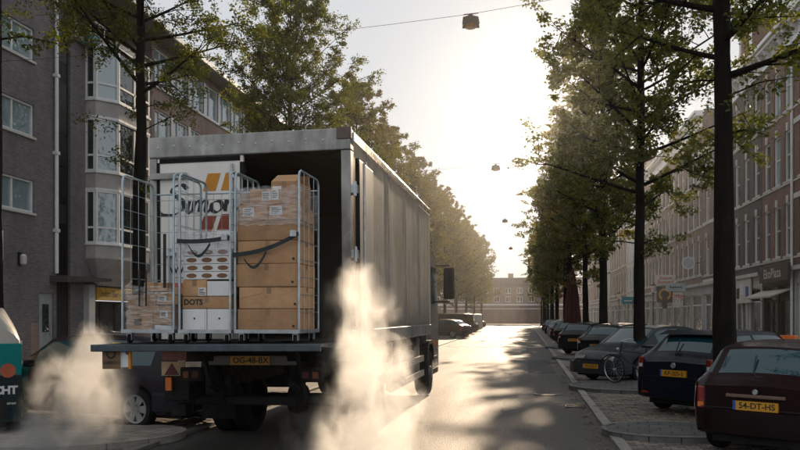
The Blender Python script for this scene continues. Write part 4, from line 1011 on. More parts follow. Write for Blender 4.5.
# left cage
parcel('brown box printed with a dark square, low in the left cage', c1, -.13, -.13, .0, .30, .40, .22, R(3), lab=(), text=None)
bb = [o for o in bpy.data.objects if o.name.startswith('cardboard_box')][-1]
tp('print', lambda b: b.bx(-.06, .03, -.202, -.2005, .05, .13), mat('brown_ink', (.08, .05, .03), .6), bb)
parcel('brown box with a white label, low at the right of the left cage', c1, .15, -.12, .06, .27, .38, .21, R(-6), lab=((.04, .12, .10, .07),))
parcel('brown box tilted on top of the two lowest parcels in the left cage', c1, -.10, -.06, .225, .36, .42, .17, R(-8))
parcel('pale brown flat box on the right top of the left cage stack', c1, .13, -.05, .285, .28, .36, .13, R(10), lab=((-.05, .07, .09, .06),))
parcel('narrow brown box at the very top of the left cage stack', c1, -.04, -.02, .44, .26, .3, .10, R(14))
parcel('small pale blue packet at the foot of the left cage', c1, .16, -.15, .0, .22, .3, .055, 0, 'white_card', False)
parcel('brown box behind the others in the left cage', c1, -.02, .20, .0, .5, .28, .42)
# middle cage
parcel('white carton with a small dot, bottom left of the middle cage', c2, -.147, -.05, .0, .285, .5, .235, 0, 'white_card', False)
parcel('white carton with a small dot, bottom right of the middle cage', c2, .147, -.05, .0, .285, .5, .235, 0, 'white_card', False)
for o in [o for o in bpy.data.objects if o.name.startswith('cardboard_box')][-2:]:
    tp('print', lambda b: b.lathe([(0, 0), (.012, 0)], (0, -.2512, .13), (0, 1, 0), 10), MT['ink'], o)
parcel('brown carton marked in dark capitals in the middle cage', c2, 0, -.05, .24, .58, .5, .135, 0, text=('DOTS', .085, -.16, .07))
parcel('brown carton over the marked one in the middle cage', c2, -.145, -.05, .38, .285, .5, .18, 0, lab=((.09, .05, .09, .09),))
parcel('white carton beside the brown ones halfway up the middle cage', c2, .147, -.055, .38, .285, .5, .165, 0, 'white_card', False)
LV = ['lowest', 'second', 'third', 'topmost']
tray_print = mat('bread_print', (.22, .10, .045), .5)
for k in range(4):
    t_ = parcel(f'white tray printed with brown loaves, {LV[k]} of the four in the middle cage', c2, 0, -.05, .565 + k * .087, .57, .5, .083, 0, 'white_card', False, cat='tray', name='printed_tray')
    for q in range(3):
        tp('print', lambda b: b.lathe([(0, 0), (.062, 0)], (-.18 + q * .18, 0, 0), (0, 1, 0), 16), tray_print, t_)
        o = [o for o in kids(t_) if o.name.startswith('print')][-1]
        o.location = (0.01 * (k % 2), -.2522 - .0002 * q, .042); o.scale = (1, 1, .42)
parcel('pale carton lying on the trays in the middle cage', c2, -.10, -.02, .917, .34, .42, .10, R(4), 'white_card', False)
parcel('grey white carton standing at the back of the middle cage', c2, .17, .02, .917, .22, .4, .19, 0, 'white_card', False, lab=((0, .1, .14, .03),))
# right cage
parcel('large brown carton at the bottom of the right cage', c3, -.0, -.03, .0, .70, .6, .235)
parcel('large brown carton second from the bottom of the right cage', c3, .01, -.03, .24, .69, .6, .235, R(1))
parcel('large brown carton third from the bottom of the right cage', c3, -.005, -.03, .48, .71, .62, .25, R(-.8))
parcel('large brown carton behind the strap in the right cage', c3, 0, -.03, .735, .70, .6, .25)
parcel('large brown carton just above the strap in the right cage', c3, -.005, -.03, .99, .70, .6, .22, R(.6))
parcel('brown carton with a white label, upper left of the right cage', c3, -.175, -.03, 1.215, .34, .58, .17, 0, lab=((-.05, .09, .13, .10),))
parcel('brown carton with a white label, upper right of the right cage', c3, .175, -.035, 1.215, .34, .58, .16, 0, lab=((-.08, .10, .14, .10),))
parcel('small brown carton with two labels near the top of the right cage', c3, -.06, -.05, 1.39, .34, .5, .17, R(3), lab=((.02, .09, .10, .10), (.12, .11, .08, .12)))
parcel('open brown carton with raised flaps on top of the right cage', c3, .16, .0, 1.385, .30, .5, .26, 0, lab=((-.08, .14, .1, .14),), flaps=True)
parcel('small brown carton at the top left corner of the right cage', c3, -.27, -.04, 1.39, .14, .46, .13)
for o in [o for o in bpy.data.objects if o.name.startswith('cardboard_box') and o.get('label', '').startswith('large brown carton')]:
    tp('print', lambda b: b.lathe([(0, 0), (.014, 0)], (.30, -.3125, .05), (0, 1, 0), 10), MT['ink'], o)
    tp('crease', lambda b: b.box((rnd.uniform(-.2, .2), -.3015, rnd.uniform(.08, .16)), (rnd.uniform(.12, .3), .002, .003), ry=rnd.uniform(-.3, .3)), MT['tape'], o)
# stretch film round the loads
def film(label, cage, w, d_, z0, z1, seed):
    rr = random.Random(seed); mb = MB(); n = 40; rows = 8; o = []
    for j in range(rows + 1):
        z = z0 + (z1 - z0) * j / rows
        for i in range(n):
            u = i / n * 4; s = int(u); f = u - s
            p = [(-1 + 2 * f, -1), (1, -1 + 2 * f), (1 - 2 * f, 1), (-1, 1 - 2 * f)][s]
            q = 1 + rr.uniform(-.008, .012)
            o.append((p[0] * w / 2 * q, p[1] * d_ / 2 * q, z + rr.uniform(-.012, .012)))
    mb.add(o, [(j * n + i, j * n + (i + 1) % n, (j + 1) * n + (i + 1) % n, (j + 1) * n + i) for j in range(rows) for i in range(n)])
    M_ = cage.location
    f = mb.build('stretch_film', MT['film'], None, smooth=True, angle=180); f.location = (M_.x, M_.y, M_.z + .15); f.rotation_euler = cage.rotation_euler
    tag(f, label, 'plastic film', 'stretch film round the parcels')
film('clear film wrapped round the small parcels in the left cage', c1, .60, .70, .0, .50, 1)
film('clear film wrapped round the upper cartons of the middle cage', c2, .60, .64, .84, 1.12, 2)
film('clear film wrapped round the top cartons of the right cage', c3, .745, .69, 1.16, 1.58, 3)
# ------------------------------------------------------------------ cars
def paint(name, col, rough=0.35): return mat(name, col, rough, 0.0, spec=.12, var=(1.5, .1), coat=.10, rvar=.1)
HATCH = dict(L=3.72, W=.80, sill=.22, wy=(.68, 3.02), wr=.285,
    y=[0, .05, .12, .20, .52, .85, 1.5, 2.15, 2.85, 3.15, 3.5, 3.68, 3.72],
    belt=[.80, .86, .90, .91, .92, .92, .90, .89, .87, .84, .76, .62, .55],
    top=[.86, .92, .96, 1.00, 1.33, 1.385, 1.41, 1.385, .95, .91, .82, .66, .58],
    wb=[.70, .755, .785, .795, .80, .805, .81, .81, .80, .785, .74, .66, .6],
    wt=[.60, .63, .64, .645, .60, .60, .61, .61, .68, .67, .60, .52, .48], rw=(.215, .50), ws=(2.2, 2.8), sw=[(.62, 1.28), (1.36, 2.30)])
FIESTA = dict(L=3.95, W=.86, sill=.24, wy=(.74, 3.22), wr=.30,
    y=[0, .06, .14, .24, .44, .62, .95, 1.6, 2.15, 2.95, 3.3, 3.7, 3.9, 3.95],
    belt=[.84, .92, .98, 1.00, 1.01, 1.01, 1.00, .97, .94, .90, .87, .80, .66, .58],
    top=[.90, .98, 1.03, 1.08, 1.30, 1.40, 1.455, 1.48, 1.45, .98, .94, .86, .70, .62],
    wb=[.72, .80, .835, .845, .85, .855, .86, .86, .86, .85, .83, .78, .70, .62],
    wt=[.60, .64, .65, .655, .60, .585, .59, .61, .61, .70, .69, .62, .54, .5], rw=(.255, .50), ws=(2.25, 2.88), sw=[(.80, 1.25), (1.33, 2.45)])
SALOON = dict(L=4.35, W=.87, sill=.22, wy=(.82, 3.45), wr=.31,
    y=[0, .06, .15, .35, .75, 1.15, 1.7, 2.2, 2.55, 3.25, 3.6, 4.1, 4.3, 4.35],
    belt=[.80, .88, .93, .95, .95, .94, .93, .92, .91, .88, .85, .74, .62, .54],
    top=[.86, .95, 1.0, 1.10, 1.36, 1.44, 1.47, 1.46, 1.41, .97, .92, .80, .66, .58],
    wb=[.72, .80, .84, .86, .865, .87, .87, .87, .87, .86, .84, .78, .68, .6],
    wt=[.60, .64, .65, .64, .60, .60, .61, .62, .62, .70, .68, .60, .52, .48], rw=(.36, .72), ws=(2.6, 3.18), sw=[(.95, 1.65), (1.75, 2.7)])
WAGON = dict(L=4.45, W=.86, sill=.24, wy=(.84, 3.52), wr=.315,
    y=[0, .05, .12, .22, .42, .60, 1.0, 1.8, 2.4, 2.75, 3.35, 3.7, 4.15, 4.4, 4.45],
    belt=[.82, .88, .92, .93, .94, .94, .93, .92, .91, .90, .88, .85, .76, .62, .55],
    top=[.88, .95, 1.0, 1.06, 1.32, 1.39, 1.425, 1.44, 1.425, 1.38, .96, .91, .80, .66, .58],
    wb=[.72, .80, .835, .845, .85, .855, .86, .86, .86, .86, .85, .83, .76, .68, .6],
    wt=[.62, .66, .665, .66, .62, .61, .61, .62, .62, .62, .70, .68, .60, .52, .48], rw=(.235, .44), ws=(2.78, 3.28), sw=[(.55, 1.05), (1.12, 1.95), (2.03, 2.95)])
VAN = dict(L=4.6, W=.92, sill=.26, wy=(.85, 3.7), wr=.33,
    y=[0, .04, .12, .3, .8, 1.6, 2.4, 3.0, 3.3, 3.95, 4.3, 4.55, 4.6],
    belt=[1.05, 1.1, 1.1, 1.1, 1.1, 1.1, 1.08, 1.06, 1.05, 1.0, .9, .74, .65],
    top=[1.78, 1.88, 1.93, 1.95, 1.96, 1.96, 1.96, 1.93, 1.86, 1.12, .98, .78, .68],
    wb=[.86, .90, .915, .92, .92, .92, .92, .92, .92, .9, .86, .76, .68],
    wt=[.70, .73, .74, .75, .76, .76, .76, .75, .72, .74, .66, .56, .5], rw=None, ws=(3.35, 3.9), sw=[(2.6, 3.5)])

def car_fn(S):
    ys = np.array(S['y'])
    def I(key, y):
        a = np.array(S[key]); k = np.array([-.05, -.025, 0, .025, .05])
        return float(np.mean(np.interp(np.clip(y + k, 0, S['L']), ys, a)))
    def pt(y, b):
        y = min(max(y, 0), S['L'])
        zb = S['sill'] + .10 * max(0, 1 - y / .35) + .06 * max(0, 1 - (S['L'] - y) / .35)
        for wy in S['wy']:
            Ra = S['wr'] * 1.16
            if abs(y - wy) < Ra: zb = max(zb, S['wr'] + math.sqrt(Ra * Ra - (y - wy) ** 2))
        belt, top, wb, wt = I('belt', y), I('top', y), I('wb', y), I('wt', y)
        zm = max(.52, zb + .25 * (belt - zb)); zm = min(zm, belt - .04)
        P = [(wb * .97, zb), (wb * 1.01, zm), (wb * .985, belt), (wt + .02, belt + (top - belt) * .88), (wt * .80, top - .008), (0, top + .012)]
        i = min(int(b), 4); t = b - i
        p0 = P[i - 1] if i > 0 else P[0]; p1, p2 = P[i], P[i + 1]; p3 = P[i + 2] if i + 2 < 6 else (-P[4][0], P[4][1])
        def cr(a, b_, c, d_):
            return .5 * (2 * b_ + (c - a) * t + (2 * a - 5 * b_ + 4 * c - d_) * t * t + (3 * b_ - a - 3 * c + d_) * t ** 3)
        tens = .6 if i in (1, 2) else 1.0
        xc, zc = cr(p0[0], p1[0], p2[0], p3[0]), cr(p0[1], p1[1], p2[1], p3[1])
        xl, zl = p1[0] + (p2[0] - p1[0]) * t, p1[1] + (p2[1] - p1[1]) * t
        return Vector((xl + (xc - xl) * tens, y, zl + (zc - zl) * tens))
    return pt
def car_patch(pt, y0, y1, b0, b1, off, ny=6, nb=6, both=True, side=1):
    """grid on the car surface, pushed outward by off"""
    mb = MB(); sides = (1, -1) if both else (side,)
    for s in sides:
        g_ = []
        for i in range(ny + 1):
            for j in range(nb + 1):
                y = y0 + (y1 - y0) * i / ny; b = b0 + (b1 - b0) * j / nb
                p = pt(y, b); e = .02
                n_ = (pt(y + e, b) - pt(y - e, b)).cross(pt(y, min(b + e, 5)) - pt(y, b - e))
                n_ = n_.normalized() if n_.length > 1e-9 else Vector((0, 0, 1))
                if n_.x * p.x < 0 and abs(p.x) > .05: n_ = -n_
                if abs(p.x) <= .05 and n_.z < 0: n_ = -n_
                q = p + n_ * off; g_.append((q.x * s, q.y, q.z))
        mb.add(g_, [(i * (nb + 1) + j, (i + 1) * (nb + 1) + j, (i + 1) * (nb + 1) + j + 1, i * (nb + 1) + j + 1) for i in range(ny) for j in range(nb)])
    return mb
CARM = {}
def make_car(label, loc, rz, S, pm, plate_r=None, plate_f=None, group=None, name='parked_car', bumper=None, rimstyle=5, roofrail=False, detail=True, cat='car'):
    t = thing(name, label, cat, loc, rz, group)
    pt = car_fn(S); L, W = S['L'], S['W']
    # body shell
    mb = MB(); NY = int(L / .045); NB = 22; ysm = [L * i / NY for i in range(NY + 1)]
    ring = lambda y: [pt(y, 5 * j / NB) for j in range(NB + 1)]
    full = []
    for y in ysm:
        r_ = ring(y); full.append([(p.x, p.y, p.z) for p in r_] + [(-p.x, p.y, p.z) for p in reversed(r_[:-1])])
    n = len(full[0]); vs = [p for r_ in full for p in r_]
    fs = [(i * n + j, (i + 1) * n + j, (i + 1) * n + j + 1, i * n + j + 1) for i in range(NY) for j in range(n - 1)]
    fs += [tuple(range(n)), tuple(reversed(range(NY * n, NY * n + n)))]
    mb.add(vs, fs)
    body = mb.build('body', pm, t, smooth=True, angle=50)
    tp('underbody', lambda b: (b.bx(-W * .72, W * .72, .15, L - .15, .17, .46), b.bx(-W * .9, W * .9, S['wy'][0] + .4, S['wy'][1] - .4, .19, .4)), MT['chassis'], t)
    # glass
    if S['rw']:
        car_patch(pt, S['rw'][0], S['rw'][1], 3.12, 5, .004, 6, 8).build('rear_window', MT['car_glass'], t, smooth=True, angle=90)
    car_patch(pt, S['ws'][0], S['ws'][1], 3.10, 5, .004, 6, 8).build('windscreen', MT['car_glass'], t, smooth=True, angle=90)
    for (a, b) in S['sw']:
        for sd in (1, -1): car_patch(pt, a, b, 2.10, 2.92, .004, 6, 4, False, sd).build('side_window', MT['car_glass'], t, smooth=True, angle=90)
    # wheels
    key = ('wheel', S['wr'], rimstyle)
    if key not in CARM:
        r_ = S['wr']; w = .19
        ty = MB().lathe([(r_ * .66, -w / 2), (r_ * .9, -w / 2), (r_ * .98, -w / 2 + .03), (r_, -w * .2), (r_, w * .2), (r_ * .98, w / 2 - .03), (r_ * .9, w / 2), (r_ * .66, w / 2), (r_ * .62, w * .3), (r_ * .62, -w * .3)], (0, 0, 0), (1, 0, 0), 28, True).mesh('wheel', MT['rubber'], True)
        rm_ = MB(); rm_.lathe([(r_ * .66, w / 2 - .015), (r_ * .70, w / 2 + .004), (r_ * .60, w / 2), (r_ * .58, w * .22)], (0, 0, 0), (1, 0, 0), 28)
        rm_.lathe([(0, w / 2 - .005), (r_ * .16, w / 2 - .008), (r_ * .2, w / 2 - .03)], (0, 0, 0), (1, 0, 0), 14)
        for k in range(rimstyle):
            a = 2 * math.pi * k / rimstyle; ca, sa = math.cos(a), math.sin(a)
            for wd in (.085 if rimstyle < 7 else .05,):
                pa = [(r_ * .12, -wd * .7 * r_ * 2), (r_ * .62, -wd * r_ * 2.4), (r_ * .62, wd * r_ * 2.4), (r_ * .12, wd * .7 * r_ * 2)]
                rm_.prism([(u * ca - v * sa, u * sa + v * ca) for u, v in pa], w / 2 - .03, w / 2 - .006, lambda a_, b_, h: (h, a_, b_))
        bk = MB().lathe([(0, w * .15), (r_ * .62, w * .15)], (0, 0, 0), (1, 0, 0), 20).mesh('brake_disc', MT['chassis'])
        CARM[key] = (ty, rm_.mesh('rim', MT['rim'], True, angle=30), bk)
    for wy in S['wy']:
        for sd in (1, -1):
            o = put('wheel', CARM[key][0], t, (sd * (W - .11), wy, S['wr']), (0, 0, 0 if sd > 0 else math.pi))
            put('rim', CARM[key][1], o); put('brake_disc', CARM[key][2], o)
    # bumpers
    bm2 = bumper or pm
    def bump_path(y0, sgn):
        return [(-W * .985, y0 + sgn * .50), (-W * .99, y0 + sgn * .22), (-W * .90, y0 + sgn * .05), (-W * .6, y0 - sgn * .035), (0, y0 - sgn * .06), (W * .6, y0 - sgn * .035), (W * .90, y0 + sgn * .05), (W * .99, y0 + sgn * .22), (W * .985, y0 + sgn * .50)]
    def bump_mesh(b, y0, sgn, z0, z1):
        P = bump_path(y0, sgn); vs = []
        for k, (x, y) in enumerate(P):
            a = Vector((P[min(k + 1, 8)][0] - P[max(k - 1, 0)][0], P[min(k + 1, 8)][1] - P[max(k - 1, 0)][1])).normalized()
            nx, ny_ = (-a.y * sgn, a.x * sgn)
            for (o_, z) in ((.06, z0), (-.012, z0 + .03), (-.024, (z0 + z1) / 2 + .03), (-.015, z1 - .02), (.06, z1)):
                vs.append((x + nx * o_, y + ny_ * o_, z))
        b.add(vs, [(k * 5 + q, (k + 1) * 5 + q, (k + 1) * 5 + q + 1, k * 5 + q + 1) for k in range(8) for q in range(4)])
    tp('bumper', lambda b: bump_mesh(b, .0, 1, .27, .60), bm2, t, smooth=True, angle=60)
    tp('bumper', lambda b: bump_mesh(b, L, -1, .22, .56), bm2, t, smooth=True, angle=60)
    hz = S['belt'][2]
    # lights
    for sd in (1, -1):
        o = car_patch(pt, .035, .20 if S['rw'] else .10, 1.15, 2.0 if S['rw'] else 2.3, .012, 4, 5, False, sd).build('tail_light', MT['red_light'], t, smooth=True, angle=60)
        x0, x1 = sorted((sd * (S['wb'][0] - .085), sd * (S['wb'][0] + .01))); lz = hz - .32 if S is HATCH else hz - .18
        tp('lens', lambda b: b.bx(x0, x1, -.012, .05, lz, lz + (.28 if S is HATCH else .2)), MT['red_light'], o, bevel=.02)
        tp('lens', lambda b: b.bx(x0 + .012, x1 - .012, -.018, -.0125, lz + .02, lz + .08), MT['amber'] if S is HATCH else MT['clear_light'], o)
        x0, x1 = sorted((sd * (S['wb'][-1] - .28), sd * (S['wb'][-1] + .03)))
        h_ = tp('headlight', lambda b: b.prism([(x0, L - .03), (x1, L - .03), (x1, L - .24), (x0, L - .10)] if sd > 0 else [(x0, L - .03), (x1, L - .03), (x1, L - .10), (x0, L - .24)], .585, .72, lambda a, c, h: (a, c, h)), MT['clear_light'], t, bevel=.015)
        tp('mirror', lambda b: b.box((sd * (W + .09), S['ws'][1] - .35, hz + .05), (.17, .10, .12)), pm, t, bevel=.03)
        tp('door_handle', lambda b: b.box((sd * (W + .008), S['sw'][-1][0] + .12, hz - .09), (.03, .16, .035)), pm, t, bevel=.01)
        for ys_ in [S['sw'][-1][0] - .03, S['sw'][-1][1] + .12] if detail else []:
            car_patch(pt, ys_, ys_ + .012, .35, 2.0, .002, 1, 8, False, sd).build('door_gap', MT['black'], t)
    if detail and S['rw']:
        xg = S['wb'][0] - .09
        for sd in (1, -1): tp('tailgate_gap', lambda b: b.box((sd * xg, -.001, hz - .15), (.010, .008, .32)), MT['black'], t)
        tp('tailgate_gap', lambda b: b.box((0, -.001, hz - .315), (2 * xg, .008, .010)), MT['black'], t)
        for sd in (1, -1): car_patch(pt, S['wy'][0] + .5, S['wy'][1] - .5, 1.0, 1.12, .012, 10, 2, False, sd).build('side_moulding', MT['black'], t)
    tp('grille', lambda b: b.bx(-.36, .36, L - .01, L + .035, .50, .62), MT['black'], t, bevel=.01)
    for (pl_, yy, rz_, zz) in ((plate_r, -.075 if bumper is None and False else -.03, 0, hz - .25), (plate_f, L + .085, math.pi, .43)):
        if not pl_: continue
        p_ = thing('number_plate', None, None, (0, yy, zz), rz_); p_.parent = t
        bpy.data.objects.remove(p_)
        q = tp('number_plate', lambda b: b.bx(-.26, .26, -.006, .04, -.055, .055), MT['plate'], t); q.location = (0, yy, zz); q.rotation_euler = (0, 0, rz_)
        put('lettering', text_mesh(pl_, .10, MT['ink'], 0, .002), q, (.02, -.0075, 0), (R(90), 0, 0))
        tp('country_band', lambda b: b.bx(-.26, -.225, -.0075, -.0062, -.055, .055), MT['plate_blue'], q)
    return t, pt, body
P_maroon = paint('paint_maroon', (.013, .0025, .0035)); P_blue = paint('paint_dark_blue', (.005, .008, .016)); P_grey = paint('paint_grey', (.030, .036, .040))
P_black = paint('paint_black', (.009, .010, .011)); P_dark = paint('paint_charcoal', (.012, .012, .014)); P_white = paint('paint_white', (.62, .60, .55))
P_silver = paint('paint_silver', (.20, .21, .215))
GC = 'cars parked along the street'
# maroon hatchback
m_, pt, bd = make_car('maroon hatchback with yellow plate 54-DT-HS at the right edge', (2.72, 9.75, .022), R(-35), HATCH, P_maroon, '54-DT-HS', None, GC, bumper=mat('bumper_maroon', (.010, .004, .004), .5, spec=.15), rimstyle=6)
tp('trim_strip', lambda b: b.bx(-.34, .34, -.05, .0, .745, .785), mat('trim_bronze', (.14, .085, .06), .4), m_, bevel=.008)
tp('badge', lambda b: b.lathe([(0, 0), (.035, 0), (.03, .012)], (0, -.03, .82), (0, -1, 0), 12), MT['steel'], m_)
tp('tailgate_gap', lambda b: b.bx(-.66, .66, -.022, -.018, .605, .615), MT['black'], m_)
def wiper(b, z0=.98): b.tube([(-.04, .17, z0), (-.10, .20, z0 + .04), (-.12, .36, z0 + .26)], .011, 5); b.box((-.02, .16, z0 - .01), (.10, .05, .05))
tp('wiper', wiper, MT['black'], m_)
tp('antenna', lambda b: b.tube([(0, 1.0, 1.41), (-.12, .78, 1.62)], .005, 5), MT['black'], m_)
tp('headrest', lambda b: b.box((.35, 1.1, 1.05), (.25, .1, .2)), MT['black'], m_, bevel=.04)
# dark blue hatchback behind the trunk
f_, pt, bd = make_car('dark blue hatchback parked nose in behind the thick tree trunk', (2.55, 13.95, .022), R(-46), FIESTA, P_blue, 'KP-205-S', None, GC, rimstyle=5)
tp('badge', lambda b: b.lathe([(0, 0), (.05, 0), (.045, .012)], (0, -.022, .87), (0, -1, 0), 14), MT['steel'], f_)
tp('wiper', lambda b: wiper(b, 1.06), MT['black'], f_)
tp('spoiler', lambda b: b.prism([(.40, 1.40), (.62, 1.475), (.7, 1.46), (.66, 1.42)], -.56, .56, lambda a, z, h: (h, a, z)), P_blue, f_, bevel=.01)
for sd in (1, -1): tp('reflector', lambda b: b.bx(sd * .55 - .07, sd * .55 + .07, -.09, -.05, .36, .40), MT['red_light'], f_, bevel=.005)
# car with its nose to the road
s_, pt, bd = make_car('dark grey saloon parked with its nose to the road beside the bicycle', (4.85, 23.55, .022), R(-46 + 180), SALOON, P_grey, None, '19-LXK-3', GC, rimstyle=7)
# hatch and cars beyond
make_car('black hatchback just past the front-facing saloon', (2.35, 26.4, .022), R(-40), FIESTA, P_black, 'GZ-481-R', None, GC)
make_car('black estate car parked beyond the black hatchback', (2.1, 34.8, .022), R(-34), WAGON, P_dark, 'NK-66-PT', None, GC)
for k, (y, S, pm, a, lab) in enumerate(((45.5, HATCH, P_black, -38, 'small dark hatchback in the shade near the parasol'), (50.5, WAGON, P_dark, -38, 'dark estate in deep shade under the far right trees'),
        (57, FIESTA, P_silver, -38, 'silver hatchback far down the right kerb'), (64, SALOON, P_black, -38, 'dark saloon far down the right kerb past the silver one'), (76, HATCH, P_grey, -38, 'grey hatchback, farthest car on the right'))):
    make_car(lab, (2.2, y, .02), R(a), S, pm, None, None, GC, detail=False)
# left side: dark wagon behind the steam
w_, pt, bd = make_car('dark estate car half hidden by steam beside the truck', (-4.82, 11.5, .022), R(76), WAGON, paint('paint_aubergine', (.022, .018, .024)), None, None, GC, rimstyle=6)
car_patch(pt, 3.05, 4.35, 0.6, 2.45, .006, 14, 10, False, 1).build('front_wing', paint('paint_teal', (.004, .19, .19)), w_, smooth=True, angle=70)  # teal patch laid over the dark front wing
car_patch(pt, 3.05, 4.35, 0.6, 2.45, .006, 14, 10, False, -1).build('front_wing', bpy.data.materials['paint_teal'], w_, smooth=True, angle=70)
for o in kids(w_):
    if o.name.startswith('front_wing'): o['label'] = 'teal panel over the front wing of the dark estate'
tp('sticker', lambda b: b.box((-.74, 1.3, 1.28), (.012, .16, .07)), mat('sticker_yellow', (.75, .55, .05), .5), w_)
# far left cars and vans
for k, (x, y, S, pm, a, lab, nm) in enumerate(((-4.5, 60.5, SALOON, P_grey, 66, 'dark grey saloon angled at the left kerb past the truck cab', 'parked_car'), (-4.7, 66.5, VAN, P_dark, 70, 'dark van standing behind the grey saloon on the left', 'parked_van'),
        (-4.9, 74.5, WAGON, P_dark, 60, 'dark estate past the dark van on the left kerb', 'parked_car'), (-5.2, 81.5, HATCH, P_silver, 60, 'pale hatchback on the left kerb in sunlight', 'parked_car'), (-5.2, 88, VAN, P_white, 60, 'white van far down the left kerb', 'parked_van'),
        (-5.6, 95, FIESTA, P_grey, 60, 'grey hatchback beyond the white van', 'parked_car'), (-5.6, 104, SALOON, P_black, 60, 'black saloon, farthest on the left kerb', 'parked_car'))):
    make_car(lab, (x, y, .02), R(a), S, pm, None, None, GC, name=nm, detail=False, cat='van' if nm == 'parked_van' else 'car')

# printed van at the left edge: only its tail corner is in view
v_, pt, bd = make_car('teal and black lettered van with a white roof at the left edge', (-7.66, 9.45, .004), R(36), dict(VAN, L=3.7, W=.78, wy=(.6, 2.95), y=[a * 3.7 / 4.6 for a in VAN['y']],
    top=[1.62, 1.70, 1.76, 1.80, 1.86, 1.88, 1.88, 1.84, 1.74, 1.1, .98, .78, .68], belt=[1.38, 1.40, 1.40, 1.4, 1.4, 1.38, 1.34, 1.2, 1.1, 1.0, .9, .74, .65],
    wb=[.755, .76, .765, .77, .77, .77, .77, .77, .77, .76, .72, .64, .56], wt=[.44, .46, .5, .52, .54, .54, .54, .54, .54, .6, .54, .46, .4], ws=(2.7, 3.1), sw=[(2.1, 2.75)]), paint('van_white', (.42, .40, .36)), None, None, GC, name='delivery_van', cat='van', bumper=MT['black'])
for o in kids(v_):
    if o.name.startswith('mirror'): bpy.data.objects.remove(o)
    elif o.name.startswith('tail_light'):
        for c_ in kids(o): bpy.data.objects.remove(c_)
        bpy.data.objects.remove(o)
tl = tp('teal_print', lambda b: b.bx(-.775, .775, -.014, .06, .92, 1.36), bpy.data.materials['paint_teal'], v_, bevel=.01)
bk = tp('black_print', lambda b: b.bx(-.775, .775, -.012, .06, .25, .915), paint('van_black', (.012, .022, .026)), v_, bevel=.01)
tm = mat('print_white', (.62, .64, .62), .5)
put('lettering', text_mesh('LICHT', .155, tm, 0, .007, 'RIGHT', .92), bk, (.72, -.0165, .70), (R(90), 0, 0))
put('lettering', text_mesh('voor elke straat', .05, tm, 0, .001, 'RIGHT'), bk, (.70, -.0165, .52), (R(90), 0, 0))
tp('orange_dot', lambda b: b.lathe([(0, 0), (.10, 0)], (.60, -.0168, .98), (0, 1, 0), 20), mat('dot_orange', (.42, .09, .03), .5), v_)

